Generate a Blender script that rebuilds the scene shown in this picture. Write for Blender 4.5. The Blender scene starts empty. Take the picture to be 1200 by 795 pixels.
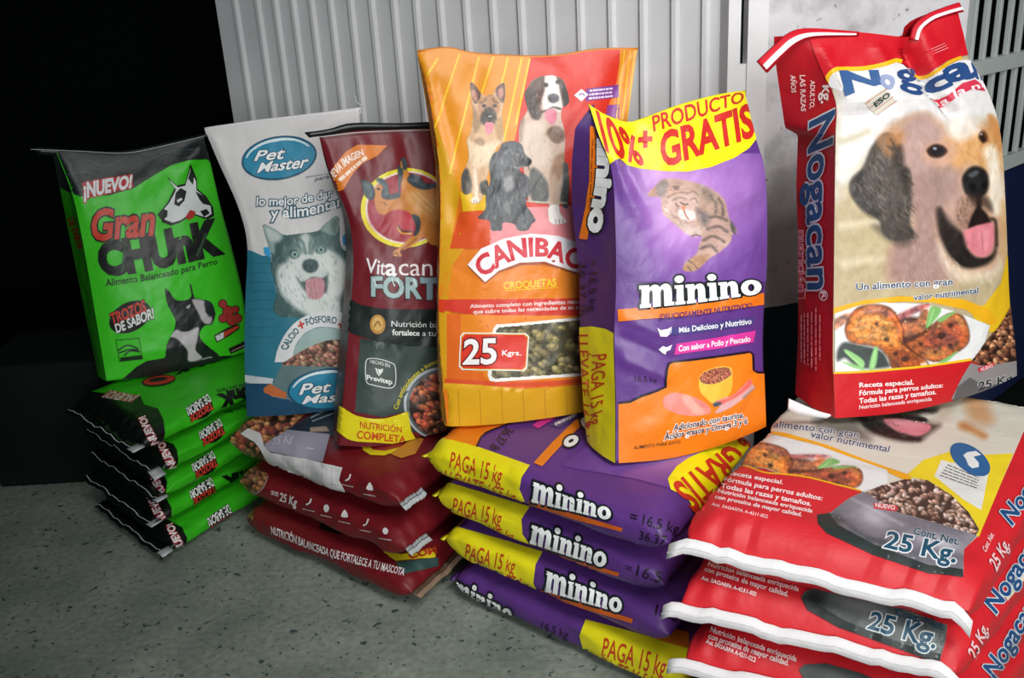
import bpy, bmesh, math, random
import numpy as np
from mathutils import Vector, Matrix
from mathutils.bvhtree import BVHTree
from mathutils.geometry import tessellate_polygon
random.seed(4)
SC = bpy.context.scene
COL = SC.collection

# ------------------------------------------------------------------ camera
CAM_H = 1.35
FPX = 1100.0                                   # focal length in pixels of the 1200 px frame
CAM_R = np.array([[0.99820842, -0.05983267, 0.0],
                  [-0.02054702, -0.34279271, 0.93918634],
                  [-0.05619403, -0.93750371, -0.34340795]])   # columns: image right, image down, forward
CAM_O = np.array([0.0, 0.0, CAM_H])
cd = bpy.data.cameras.new('camera')
cam = bpy.data.objects.new('camera', cd); COL.objects.link(cam)
cd.sensor_width = 36.0; cd.lens = FPX / 1200 * 36
cd.clip_start = 0.02
rx, dn, fw = CAM_R[:, 0], CAM_R[:, 1], CAM_R[:, 2]
cam.matrix_world = Matrix(((rx[0], -dn[0], -fw[0], 0), (rx[1], -dn[1], -fw[1], 0), (rx[2], -dn[2], -fw[2], CAM_H), (0, 0, 0, 1)))
SC.camera = cam

# ------------------------------------------------------------------ light and exposure
SC.view_settings.view_transform = 'Standard'
SC.view_settings.look = 'None'
SC.view_settings.gamma = 1.0
SC.view_settings.use_curve_mapping = False
SC.view_settings.exposure = 0.0
wd = bpy.data.worlds.new('world'); SC.world = wd; wd.use_nodes = True
bg = wd.node_tree.nodes['Background']
bg.inputs[0].default_value = (0.80, 0.93, 1.0, 1); bg.inputs[1].default_value = 0.09

def area_light(name, loc, target, sx, sy, power, col, spread=180):
    l = bpy.data.lights.new(name, 'AREA'); l.shape = 'RECTANGLE'; l.size = sx; l.size_y = sy
    l.energy = power; l.color = col; l.spread = math.radians(spread)
    o = bpy.data.objects.new(name, l); COL.objects.link(o); o.location = loc
    o.rotation_euler = (Vector(target) - Vector(loc)).to_track_quat('-Z', 'Y').to_euler()
    return o
area_light('daylight_from_street', (2.0, -0.9, 2.9), (0.45, 1.95, 0.5), 2.0, 1.8, 16, (1.0, 0.985, 0.96), 120)
def spot_lamp(name, loc, target, angle, blend, radius, power, col):
    l = bpy.data.lights.new(name, 'SPOT'); l.spot_size = math.radians(angle); l.spot_blend = blend; l.shadow_soft_size = radius
    l.energy = power; l.color = col
    o = bpy.data.objects.new(name, l); COL.objects.link(o); o.location = loc
    o.rotation_euler = (Vector(target) - Vector(loc)).to_track_quat('-Z', 'Y').to_euler()
    return o
area_light('front_fill_light', (0.9, -2.2, 1.75), (0.5, 2.0, 1.0), 1.8, 1.5, 15, (0.97, 1.0, 1.0), 66)  # added frontal fill behind the camera, evens out walls and sack fronts
spot_lamp('edge_falloff_spot', (0.85, -0.6, 3.2), (0.55, 1.85, 0.64), 50, 1.0, 0.6, 350, (1.0, 0.99, 0.96))  # added spot, no known lamp; its soft cone lets the left fall dark

# ------------------------------------------------------------------ maths helpers
def ray(x, y):
    d = np.array([x - 600.0, y - 397.5, FPX]); d /= np.linalg.norm(d)
    return CAM_R @ d
def at_plane(x, y, p, n):
    d = ray(x, y); t = np.dot(np.asarray(p) - CAM_O, n) / np.dot(d, n)
    return CAM_O + d * t
def at_z(x, y, z):
    return at_plane(x, y, (0, 0, z), np.array([0, 0, 1.0]))
def to_px(P):
    c = (np.asarray(P) - CAM_O) @ CAM_R
    return np.stack([600 + FPX * c[..., 0] / c[..., 2], 397.5 + FPX * c[..., 1] / c[..., 2]], -1), c[..., 2]
def srgb(c):
    c = np.asarray(c, float) / 255.0
    return np.where(c <= 0.04045, c / 12.92, ((c + 0.055) / 1.055) ** 2.4)
def hexc(h):
    if not isinstance(h, str): return np.array(h, float)
    return np.array([int(h[i:i + 2], 16) for i in (0, 2, 4)], float)
def spline(pts, n, closed=False):
    """Catmull-Rom through the points, n samples evenly spaced in length"""
    P = np.asarray(pts, float)
    if len(P) == 2 and not closed:
        t = np.linspace(0, 1, n)[:, None]; return P[0] * (1 - t) + P[1] * t
    if closed: Q = np.vstack([P[-1], P, P[0], P[1]])
    else: Q = np.vstack([2 * P[0] - P[1], P, 2 * P[-1] - P[-2]])
    out = []
    for i in range(1, len(Q) - 2):
        t = np.linspace(0, 1, 16, endpoint=False)[:, None]
        a, b, c, d = Q[i - 1], Q[i], Q[i + 1], Q[i + 2]
        out.append(0.5 * (2 * b + (c - a) * t + (2 * a - 5 * b + 4 * c - d) * t ** 2 + (3 * b - a - 3 * c + d) * t ** 3))
    out = np.vstack(out + ([P[:1]] if closed else [P[-1:]]))
    s = np.r_[0, np.cumsum(np.linalg.norm(np.diff(out, axis=0), axis=1))]
    q = np.linspace(0, s[-1], n + 1 if closed else n)
    r = np.stack([np.interp(q, s, out[:, k]) for k in range(P.shape[1])], -1)
    return r[:-1] if closed else r
_rs = np.random.RandomState(7)
_LAT = _rs.rand(64, 64)
def vnoise(x, y):
    x = np.asarray(x, float); y = np.asarray(y, float)
    xi = np.floor(x).astype(int); yi = np.floor(y).astype(int)
    fx = x - xi; fy = y - yi; fx = fx * fx * (3 - 2 * fx); fy = fy * fy * (3 - 2 * fy)
    g = lambda a, b: _LAT[a % 64, b % 64]
    return ((g(xi, yi) * (1 - fx) + g(xi + 1, yi) * fx) * (1 - fy) + (g(xi, yi + 1) * (1 - fx) + g(xi + 1, yi + 1) * fx) * fy) * 2 - 1
def fbm(x, y, o=3):
    s = 0; a = 1.0
    for k in range(o):
        s = s + a * vnoise(x * 2 ** k + 17.3 * k, y * 2 ** k + 5.1 * k); a *= 0.5
    return s

# ------------------------------------------------------------------ materials
def new_mat(name):
    m = bpy.data.materials.new(name); m.use_nodes = True
    nt = m.node_tree; return m, nt, nt.nodes['Principled BSDF']
def noise_bump(nt, b, scale, strength, dist=0.002, detail=4, coord='Object'):
    tc = nt.nodes.new('ShaderNodeTexCoord'); n = nt.nodes.new('ShaderNodeTexNoise'); bu = nt.nodes.new('ShaderNodeBump')
    n.inputs['Scale'].default_value = scale; n.inputs['Detail'].default_value = detail
    bu.inputs['Strength'].default_value = strength; bu.inputs['Distance'].default_value = dist
    nt.links.new(tc.outputs[coord], n.inputs['Vector']); nt.links.new(n.outputs['Fac'], bu.inputs['Height'])
    nt.links.new(bu.outputs['Normal'], b.inputs['Normal'])
    return tc, n, bu
def plain(name, col, rough=0.5, spec=0.5, bump=None, metal=0.0, vary=0.0):
    m, nt, b = new_mat(name)
    c = tuple(srgb(hexc(col))) + (1,)
    b.inputs['Base Color'].default_value = c; b.inputs['Roughness'].default_value = rough
    b.inputs['Specular IOR Level'].default_value = spec; b.inputs['Metallic'].default_value = metal
    tc, n, bu = noise_bump(nt, b, *(bump or (40, 0.1)))
    if vary:
        r = nt.nodes.new('ShaderNodeValToRGB'); n2 = nt.nodes.new('ShaderNodeTexNoise'); n2.inputs['Scale'].default_value = 6; n2.inputs['Detail'].default_value = 6
        nt.links.new(tc.outputs['Object'], n2.inputs['Vector']); nt.links.new(n2.outputs['Fac'], r.inputs['Fac'])
        r.color_ramp.elements[0].position = 0.3; r.color_ramp.elements[1].position = 0.7
        r.color_ramp.elements[0].color = tuple(np.array(c[:3]) * (1 - vary)) + (1,); r.color_ramp.elements[1].color = c
        nt.links.new(r.outputs['Color'], b.inputs['Base Color'])
    return m
def printed(name, rough, spec=0.5, scale=9, strength=0.25, coat=0.0):
    """printed sack film: the print comes from the colour attribute, fine crinkles from noise"""
    m, nt, b = new_mat(name)
    a = nt.nodes.new('ShaderNodeVertexColor'); a.layer_name = 'print'
    nt.links.new(a.outputs['Color'], b.inputs['Base Color'])
    b.inputs['Roughness'].default_value = rough; b.inputs['Specular IOR Level'].default_value = spec
    b.inputs['Coat Weight'].default_value = coat; b.inputs['Coat Roughness'].default_value = 0.2
    noise_bump(nt, b, scale, strength, 0.01, 5)
    return m
M_GLOSS = printed('printed glossy film', 0.42, 0.5, 16, 0.30, 0.0)
M_SATIN = printed('printed woven sack film', 0.5, 0.4, 18, 0.28)
M_TAPE_W = plain('white seam tape', 'e6e2e4', 0.7, 0.2, (60, 0.5))
M_TAPE_R = plain('red seam tape', 'c00a22', 0.6, 0.3, (60, 0.4))
M_BLACK = plain('black seam film', '0c1414', 0.35, 0.5, (30, 0.5))
M_SILVER = plain('silver seam film', 'b4b8bc', 0.35, 0.6, (30, 0.5))
M_THREAD = plain('white thread', 'c8ccc8', 0.8, 0.2)

# ------------------------------------------------------------------ object helpers
def thing(name, label, cat, loc=(0, 0, 0), group=None):
    o = bpy.data.objects.new(name, None); COL.objects.link(o)
    o.location = loc; o['label'] = label; o['category'] = cat; o.empty_display_size = 0.05
    if group: o['group'] = group
    return o
def mesh_obj(name, V, F, mat, parent=None, cols=None, smooth=True):
    V = np.asarray(V, float)
    if parent is not None: V = V - np.array(parent.location)
    me = bpy.data.meshes.new(name)
    me.from_pydata(V.tolist(), [], [tuple(int(i) for i in f) for f in F])
    if mat: me.materials.append(mat)
    if smooth: me.polygons.foreach_set('use_smooth', np.ones(len(me.polygons), bool))
    if cols is not None:
        a = me.color_attributes.new('print', 'FLOAT_COLOR', 'POINT')
        c = np.ones((len(V), 4), np.float32); c[:, :3] = cols
        a.data.foreach_set('color', c.ravel())
    me.update()
    o = bpy.data.objects.new(name, me); COL.objects.link(o)
    if parent is not None: o.parent = parent
    return o
def structure(o):
    o['kind'] = 'structure'; return o
def box_vf(lo, hi, M=None):
    x0, y0, z0 = lo; x1, y1, z1 = hi
    V = np.array([(x0, y0, z0), (x1, y0, z0), (x1, y1, z0), (x0, y1, z0), (x0, y0, z1), (x1, y0, z1), (x1, y1, z1), (x0, y1, z1)], float)
    F = [(0, 3, 2, 1), (4, 5, 6, 7), (0, 1, 5, 4), (1, 2, 6, 5), (2, 3, 7, 6), (3, 0, 4, 7)]
    return (V if M is None else np.array([M(v) for v in V])), F
def join_vf(parts):
    V = []; F = []; n = 0
    for v, f in parts:
        V.append(np.asarray(v)); F += [tuple(i + n for i in q) for q in f]; n += len(v)
    return np.vstack(V), F
def bevel(o, w=0.003, seg=2):
    m = o.modifiers.new('bevel', 'BEVEL'); m.width = w; m.segments = seg; m.limit_method = 'ANGLE'
    return o
def strip_vf(P, Q, t, nrm):
    """solid ribbon between two 3-D polylines of equal count, thickness t along nrm"""
    P = np.asarray(P); Q = np.asarray(Q); n = len(P); d = np.asarray(nrm) * t / 2
    if d.ndim == 1: d = np.tile(d, (n, 1))
    V = np.vstack([P + d, Q + d, Q - d, P - d]); F = []
    for i in range(n - 1):
        for k in range(4):
            a = k * n + i; b = ((k + 1) % 4) * n + i
            F.append((a, a + 1, b + 1, b))
    F.append((0, n, 2 * n, 3 * n)); F.append((n - 1, 4 * n - 1, 3 * n - 1, 2 * n - 1))
    return V, F
def tube_vf(P, r, k=6):
    P = np.asarray(P, float); n = len(P); T = np.gradient(P, axis=0); V = []
    for i in range(n):
        t = T[i] / (np.linalg.norm(T[i]) + 1e-9); a = np.cross(t, [0.13, 0.2, 0.97]); a /= np.linalg.norm(a); b = np.cross(t, a)
        for j in range(k):
            w = 2 * math.pi * j / k; V.append(P[i] + r * (math.cos(w) * a + math.sin(w) * b))
    F = [(i * k + j, i * k + (j + 1) % k, (i + 1) * k + (j + 1) % k, (i + 1) * k + j) for i in range(n - 1) for j in range(k)]
    F += [tuple(range(k))[::-1], tuple((n - 1) * k + j for j in range(k))]
    return np.array(V), F

# ------------------------------------------------------------------ bags
class Bag:
    """one filled sack: its body mesh, the surface the print is laid on, and the print itself"""
    def __init__(s, root, mat): s.root = root; s.mat = mat; s.parts = {}; s.only = None      # only: the one part the print may touch
    def add_part(s, name, V, F, cols, label=None): s.parts[name] = dict(V=V, F=F, cols=cols, label=label, dV=[], dF=[], dC=[], n=0)
    def ready(s):
        V = []; F = []; s.own = []; n = 0
        for k, p in s.parts.items():
            V.append(p['V']); F += [tuple(i + n for i in f) for f in p['F']]; s.own += [k] * len(p['F']); n += len(p['V'])
        s.bvh = BVHTree.FromPolygons(np.vstack(V).tolist(), F)
    def lay(s, px, tris, cols, z):
        """lay a patch of print on the film: px are 2-D points, one colour for all or one per point"""
        px = np.array(px, float); tris = np.asarray(tris)
        n = len(px); W = np.zeros((n, 3)); ok = np.zeros(n, bool); own = np.empty(n, object); off = 0.0011 + 0.00035 * z; O = Vector(CAM_O)
        def shoot(x, y):
            d = Vector(CAM_R @ np.array([x - 600.0, y - 397.5, FPX])).normalized(); h = s.bvh.ray_cast(O, d)
            if h[0] is None or s.own[h[2]] == 'bare' or (s.only and s.own[h[2]] != s.only): return None
            return h[0] + (h[1] if h[1].dot(d) < 0 else -h[1]) * off, s.own[h[2]]
        for i in range(n):
            r = shoot(px[i, 0], px[i, 1])
            if r: W[i], own[i] = r; ok[i] = True
        if not ok.all() and ok.any():                # trim the print at the edge of the film
            mixed = tris[ok[tris].any(1) & ~ok[tris].all(1)]; done = {}
            for t in mixed:
                g = [i for i in t if ok[i] and i not in done]
                if not g: continue
                for i in t:
                    if ok[i]: continue
                    lo, hi = px[g[0]], px[i].copy(); best = None
                    for _ in range(7):
                        m = (lo + hi) / 2; r = shoot(*m)
                        if r: lo = m; best = r
                        else: hi = m
                    if best: W[i], own[i] = best; px[i] = lo; ok[i] = True; done[i] = 1
        tris = np.asarray(tris); tris = tris[ok[tris].all(1)]
        if not len(tris): return
        # never bridge a fold: drop triangles that jump in depth
        e = np.linalg.norm(W[tris] - W[np.roll(tris, 1, 1)], axis=2).max(1); pe = np.linalg.norm(px[tris] - px[np.roll(tris, 1, 1)], axis=2).max(1)
        tris = tris[e < 0.012 + pe * 0.008]
        c = np.asarray(cols, float); c = np.tile(c, (n, 1)) if c.ndim == 1 else c
        who = own[tris[:, 0]] if len(tris) else []
        for k, p in s.parts.items():
            t = tris[np.array([w == k for w in who], bool)]
            if not len(t): continue
            u, inv = np.unique(t, return_inverse=True); inv = inv.reshape(t.shape)
            # face the viewer side of the film
            a = W[t[:, 0]]; nr = np.cross(W[t[:, 1]] - a, W[t[:, 2]] - a); fl = ((a - CAM_O) * nr).sum(1) > 0
            inv[fl] = inv[fl][:, ::-1]
            p['dV'].append(W[u]); p['dF'].append(inv + p['n']); p['dC'].append(c[u]); p['n'] += len(u)
    def build(s):
        out = {}
        for k, p in s.parts.items():
            V = p['V']; F = list(map(tuple, p['F'])); C = p['cols']
            if p['n']:
                b = len(V); V = np.vstack([V] + p['dV']); C = np.vstack([C] + p['dC'])
                F += [tuple(t) for t in (np.vstack(p['dF']) + b).tolist()]
            o = mesh_obj(k, V, F, s.mat, s.root, C)
            if p['label']: o['label'] = p['label']
            out[k] = o
        return out

def standing_bag(root, mat, A, B, z, lean, yaw=None, left=(), right=(), top=(), bottom=(), gl=None, T=0.13, bulge=0.03, creases=(), nu=72, nv=96,
                 col='ffffff', gcol=None, wr=0.0025, tprof=None, seed=0.0):
    """a sack standing on z, front foot from pixel A to pixel B; its outline is unprojected onto the leaning front plane"""
    Aw = at_z(A[0], A[1], z); Bw = at_z(B[0], B[1], z); e = Bw - Aw; e /= np.linalg.norm(e)
    if yaw is not None: e = np.array([math.cos(math.radians(yaw)), math.sin(math.radians(yaw)), 0])
    nb = np.array([-e[1], e[0], 0.0]); l = math.radians(lean)
    up = np.array([0, 0, math.cos(l)]) + nb * math.sin(l); n = np.cross(e, up)
    if np.dot(n, nb) > 0: n = -n                                  # n points to the viewer
    P = lambda q: np.array([at_plane(x, y, Aw, n) for x, y in q])
    L = spline(P(left), nv); Rr = spline(P(right), nv); Tp = spline(P(top), nu); Bt = spline(P(bottom), nu)
    u = np.linspace(0, 1, nu)[None, :, None]; v = np.linspace(0, 1, nv)[:, None, None]
    X = (L[:, None] * (1 - u) + Rr[:, None] * u) + (Tp[None] * (1 - v) + Bt[None] * v) \
        - ((1 - u) * (1 - v) * L[0] + u * (1 - v) * Rr[0] + (1 - u) * v * L[-1] + u * v * Rr[-1])
    uu = u[..., 0]; vv = v[..., 0]
    vp = np.clip(vv * 2.2, 0, 1) ** 0.8 * np.clip((1.03 - vv) * 7, 0, 1) ** 0.5
    prof = (1 - np.abs(2 * uu - 1) ** 2.6)
    d = bulge * prof * vp
    X0 = X.copy(); px, _ = to_px(X)
    edge = np.clip(np.minimum(np.minimum(uu, 1 - uu), np.minimum(vv, 1 - vv)) * 12, 0, 1)
    d = d + wr * edge * fbm(px[..., 0] / 38 + seed, px[..., 1] / 60 + seed * 2) + wr * 0.5 * edge * fbm(px[..., 0] / 14 + px[..., 1] / 30 + seed, px[..., 1] / 22)
    for (pts, amp, wid) in creases:
        q = np.asarray(pts, float); best = np.full(px.shape[:2], 1e9)
        for a, b in zip(q[:-1], q[1:]):
            ab = b - a; t = np.clip(((px - a) @ ab) / (ab @ ab), 0, 1); best = np.minimum(best, np.linalg.norm(px - (a + t[..., None] * ab), axis=2))
        d = d + amp * np.exp(-(best / wid) ** 2) * np.clip(edge * 2, 0, 1)
    X = X + d[..., None] * n
    # thickness, left gusset following its own back edge
    tv = np.linspace(0, 1, nv); tp = np.interp(tv, *(tprof or ([0, 0.08, 0.3, 0.9, 1.0], [0.03, 0.25, 1, 1, 0.92]))) * T
    Gl = L + nb * tp[:, None]
    if gl is not None:
        g = np.asarray(gl, float)
        for _ in range(4):
            p2, dep = to_px(Gl); xt = np.interp(p2[:, 1], g[:, 1], g[:, 0]); Gl = Gl + e * ((xt - p2[:, 0]) * dep / FPX / 0.97)[:, None]
    Gr = Rr + nb * tp[:, None]
    ng = 10; w = np.linspace(0, 1, ng + 1)
    gus = L[:, None] * (1 - w[None, :, None]) + Gl[:, None] * w[None, :, None]
    fold = np.sin(w * math.pi)[None, :] * (0.010 * np.clip(1 - tv[:, None] * 1.6, -0.6, 1))      # pinched in at the top, full lower down
    gus = gus + e * (fold + 0.002 * fbm(w[None, :] * 3 + seed, tv[:, None] * 14) * np.sin(w * math.pi)[None, :])[..., None]
    nbk = 24; wb = np.linspace(0, 1, nbk + 1)
    ib = np.clip((wb * (nu - 1)).round().astype(int), 0, nu - 1)       # the back panel follows the outline of the front
    back = X0[:, ib] + nb * tp[:, None, None] + (Gl - L - nb * tp[:, None])[:, None] * (1 - wb[None, :, None])
    back = back + nb * (np.sin(wb * math.pi)[None, :] * 0.012 * np.sin(tv * math.pi)[:, None])[..., None]
    wr2 = np.linspace(0, 1, 7); rg = Gr[:, None] * (1 - wr2[None, :, None]) + Rr[:, None] * wr2[None, :, None]
    rg = rg + e * (np.sin(wr2 * math.pi)[None, :] * 0.012 * np.clip(vp, 0, 1))[..., None]
    def quads(rows, cols, flip=False):
        i = np.arange(rows - 1)[:, None] * cols + np.arange(cols - 1)[None]; i = i.ravel()
        q = np.stack([i, i + cols, i + cols + 1, i + 1], -1)
        return q[:, ::-1] if flip else q
    # body: front, right side, back, foot; the left side panel is a part of its own
    ring = np.concatenate([X, rg[:, ::-1][:, 1:], back[:, ::-1][:, 1:]], 1); nc = ring.shape[1]
    V = ring.reshape(-1, 3); F = [tuple(q) for q in quads(nv, nc)]
    F.append(tuple(range((nv - 1) * nc, nv * nc))[::-1])
    bag = Bag(root, mat)
    c = np.tile(srgb(hexc(col)), (len(V), 1)); bag.add_part('sack_body', V, F, c)
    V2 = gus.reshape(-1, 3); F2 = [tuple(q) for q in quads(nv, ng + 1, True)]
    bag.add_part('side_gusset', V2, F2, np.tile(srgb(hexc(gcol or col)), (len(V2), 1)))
    bag.n = n; bag.e = e; bag.nb = nb; bag.up = up; bag.A = Aw; bag.P = P
    bag.ready()
    for i in range((nv - 1) * (nc - 1) + 1):                      # right side, back and foot stay bare of print
        if i >= (nv - 1) * (nc - 1) or i % (nc - 1) >= nu - 1: bag.own[i] = 'bare'
    return bag

def lying_bag(root, mat, A, u, w, L, W, z0, h, p0=0.08, p1=0.08, col='ffffff', seed=0.0, sq=3.2, e0=0.004, e1=0.004, mid=0.5, wr=0.004, bow=0.0, ns=90, flare=0.0, ztilt=0.0):
    """a sack lying on z0: A its near corner, u along its length, w along its width; both ends pinch to a seam"""
    A = np.array([A[0], A[1], 0.0]); u = np.array([u[0], u[1], 0.0]); w = np.array([w[0], w[1], 0.0]); u /= np.linalg.norm(u); w /= np.linalg.norm(w)
    s = np.linspace(0, 1, ns); s = 0.5 - 0.5 * np.cos(s * math.pi)      # finer at the ends
    s = 0.35 * s + 0.65 * np.linspace(0, 1, ns) if False else s
    dist0 = s * L; dist1 = (1 - s) * L
    pin = lambda d, p, e: np.where(d < p, e / h + (1 - e / h) * (1 - (1 - np.clip(d / p, 0, 1)) ** 2.0) ** 0.62, 1.0)
    H = h * np.minimum(pin(dist0, p0, e0), pin(dist1, p1, e1))
    nc = 88; th = np.linspace(0, 2 * math.pi, nc, endpoint=False)
    ct, st = np.cos(th), np.sin(th)
    # superellipse section: a along width, b height
    a = np.sign(ct) * np.abs(ct) ** (2 / sq); b = np.sign(st) * np.abs(st) ** (2 / sq)
    Wd = W * (1 - 0.04 * (1 - H / h))
    zc = z0 + h * (0.5 + (mid - 0.5) * (1 - H / h))
    S = s[:, None]
    sd = b[None] * H[:, None] / 2
    aw = a[None] * Wd[:, None] / 2
    nz = wr * fbm(S * L * 14 + seed, th[None] * 2.2 + seed) * np.clip(np.minimum(dist0, dist1) / 0.03, 0, 1)[:, None]
    radial = 1 - np.abs(b[None]) ** 6 * 0.75
    aw = aw + np.sign(a)[None] * np.abs(a)[None] * nz * radial
    # puckers running in from the seams
    pk = 0.004 * np.sin(aw / W * 60 + seed * 9) * (np.exp(-(dist0 / 0.045) ** 2) + np.exp(-(dist1 / 0.045) ** 2))[:, None] * np.clip(np.minimum(dist0, dist1) / 0.012, 0, 1)[:, None]
    zz = zc[:, None] + sd + (pk - 0.004 + (nz - wr * 1.4) * 0.5) * np.clip(b[None], -0.15, 1)
    aw = aw + bow * np.sin(S * math.pi) * np.sign(a)[None] * np.abs(a)[None]
    aw = aw + flare * S * (aw / W + 0.5)
    V = A + (S * L)[..., None] * u + (aw + W / 2)[..., None] * w + zz[..., None] * np.array([0, 0, 1.0])
    V[..., 2] *= 1 + ztilt * (1 - 2 * np.clip(aw / W + 0.5, -0.1, 1.3))
    V = V.reshape(-1, 3)
    i = np.arange(ns - 1)[:, None] * nc + np.arange(nc)[None]; j = np.arange(ns - 1)[:, None] * nc + (np.arange(nc)[None] + 1) % nc
    q = np.stack([i, i + nc, j + nc, j], -1).reshape(-1, 4)
    if np.cross(u, w)[2] < 0: q = q[:, ::-1]
    F = [tuple(f) for f in q[:, ::-1]]; F.append(tuple(range(nc))); F.append(tuple(range((ns - 1) * nc, ns * nc))[::-1])
    bag = Bag(root, mat); bag.add_part('sack_body', V, F, np.tile(srgb(hexc(col)), (len(V), 1)))
    bag.A = A; bag.u = u; bag.w = w; bag.L = L; bag.W = W; bag.zmid = z0 + h * mid; bag.h = h; bag.z0 = z0; bag.ztilt = ztilt
    bag.ready(); return bag
# ------------------------------------------------------------------ the setting
def concrete():
    m, nt, b = new_mat('worn concrete')
    tc = nt.nodes.new('ShaderNodeTexCoord')
    def noise(s, d=6): 
        n = nt.nodes.new('ShaderNodeTexNoise'); n.inputs['Scale'].default_value = s; n.inputs['Detail'].default_value = d
        nt.links.new(tc.outputs['Object'], n.inputs['Vector']); return n
    def ramp(src, p0, c0, p1, c1):
        r = nt.nodes.new('ShaderNodeValToRGB'); e = r.color_ramp.elements
        e[0].position = p0; e[1].position = p1; e[0].color = tuple(c0) + (1,); e[1].color = tuple(c1) + (1,)
        nt.links.new(src, r.inputs['Fac']); return r
    base = ramp(noise(5).outputs['Fac'], 0.3, srgb((120, 130, 120)), 0.72, srgb((152, 160, 148)))
    fine = ramp(noise(60, 3).outputs['Fac'], 0.35, (0.82,) * 3, 0.65, (1.08,) * 3)
    spk = ramp(noise(36, 2).outputs['Fac'], 0.645, (0, 0, 0), 0.70, (1, 1, 1))
    spk2 = ramp(noise(70, 1).outputs['Fac'], 0.68, (0, 0, 0), 0.72, (1, 1, 1))
    def mix(mode, f, a, bb):
        x = nt.nodes.new('ShaderNodeMix'); x.data_type = 'RGBA'; x.blend_type = mode
        if hasattr(f, 'is_linked'): nt.links.new(f, x.inputs[0])
        else: x.inputs[0].default_value = f
        nt.links.new(a, x.inputs[6])
        if hasattr(bb, 'is_linked'): nt.links.new(bb, x.inputs[7])
        else: x.inputs[7].default_value = tuple(bb) + (1,)
        return x.outputs[2]
    c = mix('MULTIPLY', 1.0, base.outputs['Color'], fine.outputs['Color'])
    c = mix('MIX', spk.outputs['Color'], c, srgb((58, 76, 74)))
    c = mix('MIX', spk2.outputs['Color'], c, srgb((70, 84, 80)))
    nt.links.new(c, b.inputs['Base Color']); b.inputs['Roughness'].default_value = 0.8; b.inputs['Specular IOR Level'].default_value = 0.25
    noise_bump(nt, b, 45, 0.35, 0.004)
    return m
def plaster(name, upper, lower, zsplit):
    """rough plaster painted in two colours, the lower band up to zsplit, paint flaked to grey in spots"""
    m, nt, b = new_mat(name)
    tc = nt.nodes.new('ShaderNodeTexCoord'); sx = nt.nodes.new('ShaderNodeSeparateXYZ'); nt.links.new(tc.outputs['Object'], sx.inputs[0])
    n = nt.nodes.new('ShaderNodeTexNoise'); n.inputs['Scale'].default_value = 14; n.inputs['Detail'].default_value = 8; nt.links.new(tc.outputs['Object'], n.inputs['Vector'])
    n2 = nt.nodes.new('ShaderNodeTexNoise'); n2.inputs['Scale'].default_value = 30; n2.inputs['Detail'].default_value = 6; nt.links.new(tc.outputs['Object'], n2.inputs['Vector'])
    wob = nt.nodes.new('ShaderNodeMath'); wob.operation = 'MULTIPLY_ADD'; wob.inputs[1].default_value = 0.03; nt.links.new(n.outputs['Fac'], wob.inputs[0]); nt.links.new(sx.outputs['Z'], wob.inputs[2])
    gt = nt.nodes.new('ShaderNodeMath'); gt.operation = 'GREATER_THAN'; gt.inputs[1].default_value = zsplit + 0.015; nt.links.new(wob.outputs[0], gt.inputs[0])
    r = nt.nodes.new('ShaderNodeValToRGB'); e = r.color_ramp.elements; e[0].position = 0.33; e[0].color = tuple(srgb(hexc(upper)) * 0.72) + (1,); e[1].position = 0.5; e[1].color = tuple(srgb(hexc(upper))) + (1,)
    nt.links.new(n.outputs['Fac'], r.inputs['Fac'])
    sp = nt.nodes.new('ShaderNodeValToRGB'); e = sp.color_ramp.elements; e[0].position = 0.66; e[0].color = (0, 0, 0, 1); e[1].position = 0.72; e[1].color = (1, 1, 1, 1); nt.links.new(n2.outputs['Fac'], sp.inputs['Fac'])
    mx0 = nt.nodes.new('ShaderNodeMix'); mx0.data_type = 'RGBA'; nt.links.new(sp.outputs['Color'], mx0.inputs[0]); nt.links.new(r.outputs['Color'], mx0.inputs[6]); mx0.inputs[7].default_value = tuple(srgb((120, 105, 105))) + (1,)
    mx = nt.nodes.new('ShaderNodeMix'); mx.data_type = 'RGBA'; nt.links.new(gt.outputs[0], mx.inputs[0]); mx.inputs[6].default_value = tuple(srgb(hexc(lower))) + (1,); nt.links.new(mx0.outputs[2], mx.inputs[7])
    nt.links.new(mx.outputs[2], b.inputs['Base Color']); b.inputs['Roughness'].default_value = 0.7; b.inputs['Specular IOR Level'].default_value = 0.3
    bu = nt.nodes.new('ShaderNodeBump'); bu.inputs['Strength'].default_value = 0.7; bu.inputs['Distance'].default_value = 0.012
    nt.links.new(n.outputs['Fac'], bu.inputs['Height']); nt.links.new(bu.outputs['Normal'], b.inputs['Normal'])
    return m
M_CONC = concrete()
M_DARK = plain('near black room shade', '0b1110', 0.9, 0.1, (8, 0.2))  # near black: the darkness of the room is put into this colour
M_SHEET = plain('grey painted sheet metal', 'dcdcde', 0.6, 0.2, (6, 0.15), vary=0.12)
M_FRAME = plain('white painted steel', 'e6e4e6', 0.5, 0.4, (30, 0.15), vary=0.1)
M_PLASTER = plaster('painted plaster', 'd6d2d6', '10303e', 0.555)
M_BARS = plain('off white painted bars', 'b9c0bd', 0.5, 0.4, (30, 0.15), vary=0.15)
M_PANEL = plain('dark blue painted panel', '101c40', 0.55, 0.4, (20, 0.2))
M_BLOCK = plain('dull grey block', '161d1c', 0.9, 0.1, (30, 0.6), vary=0.3)

V, F = box_vf((-5, -2.5, -0.1), (4, 6, 0)); structure(mesh_obj('floor', V, F, M_CONC, smooth=False))
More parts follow.
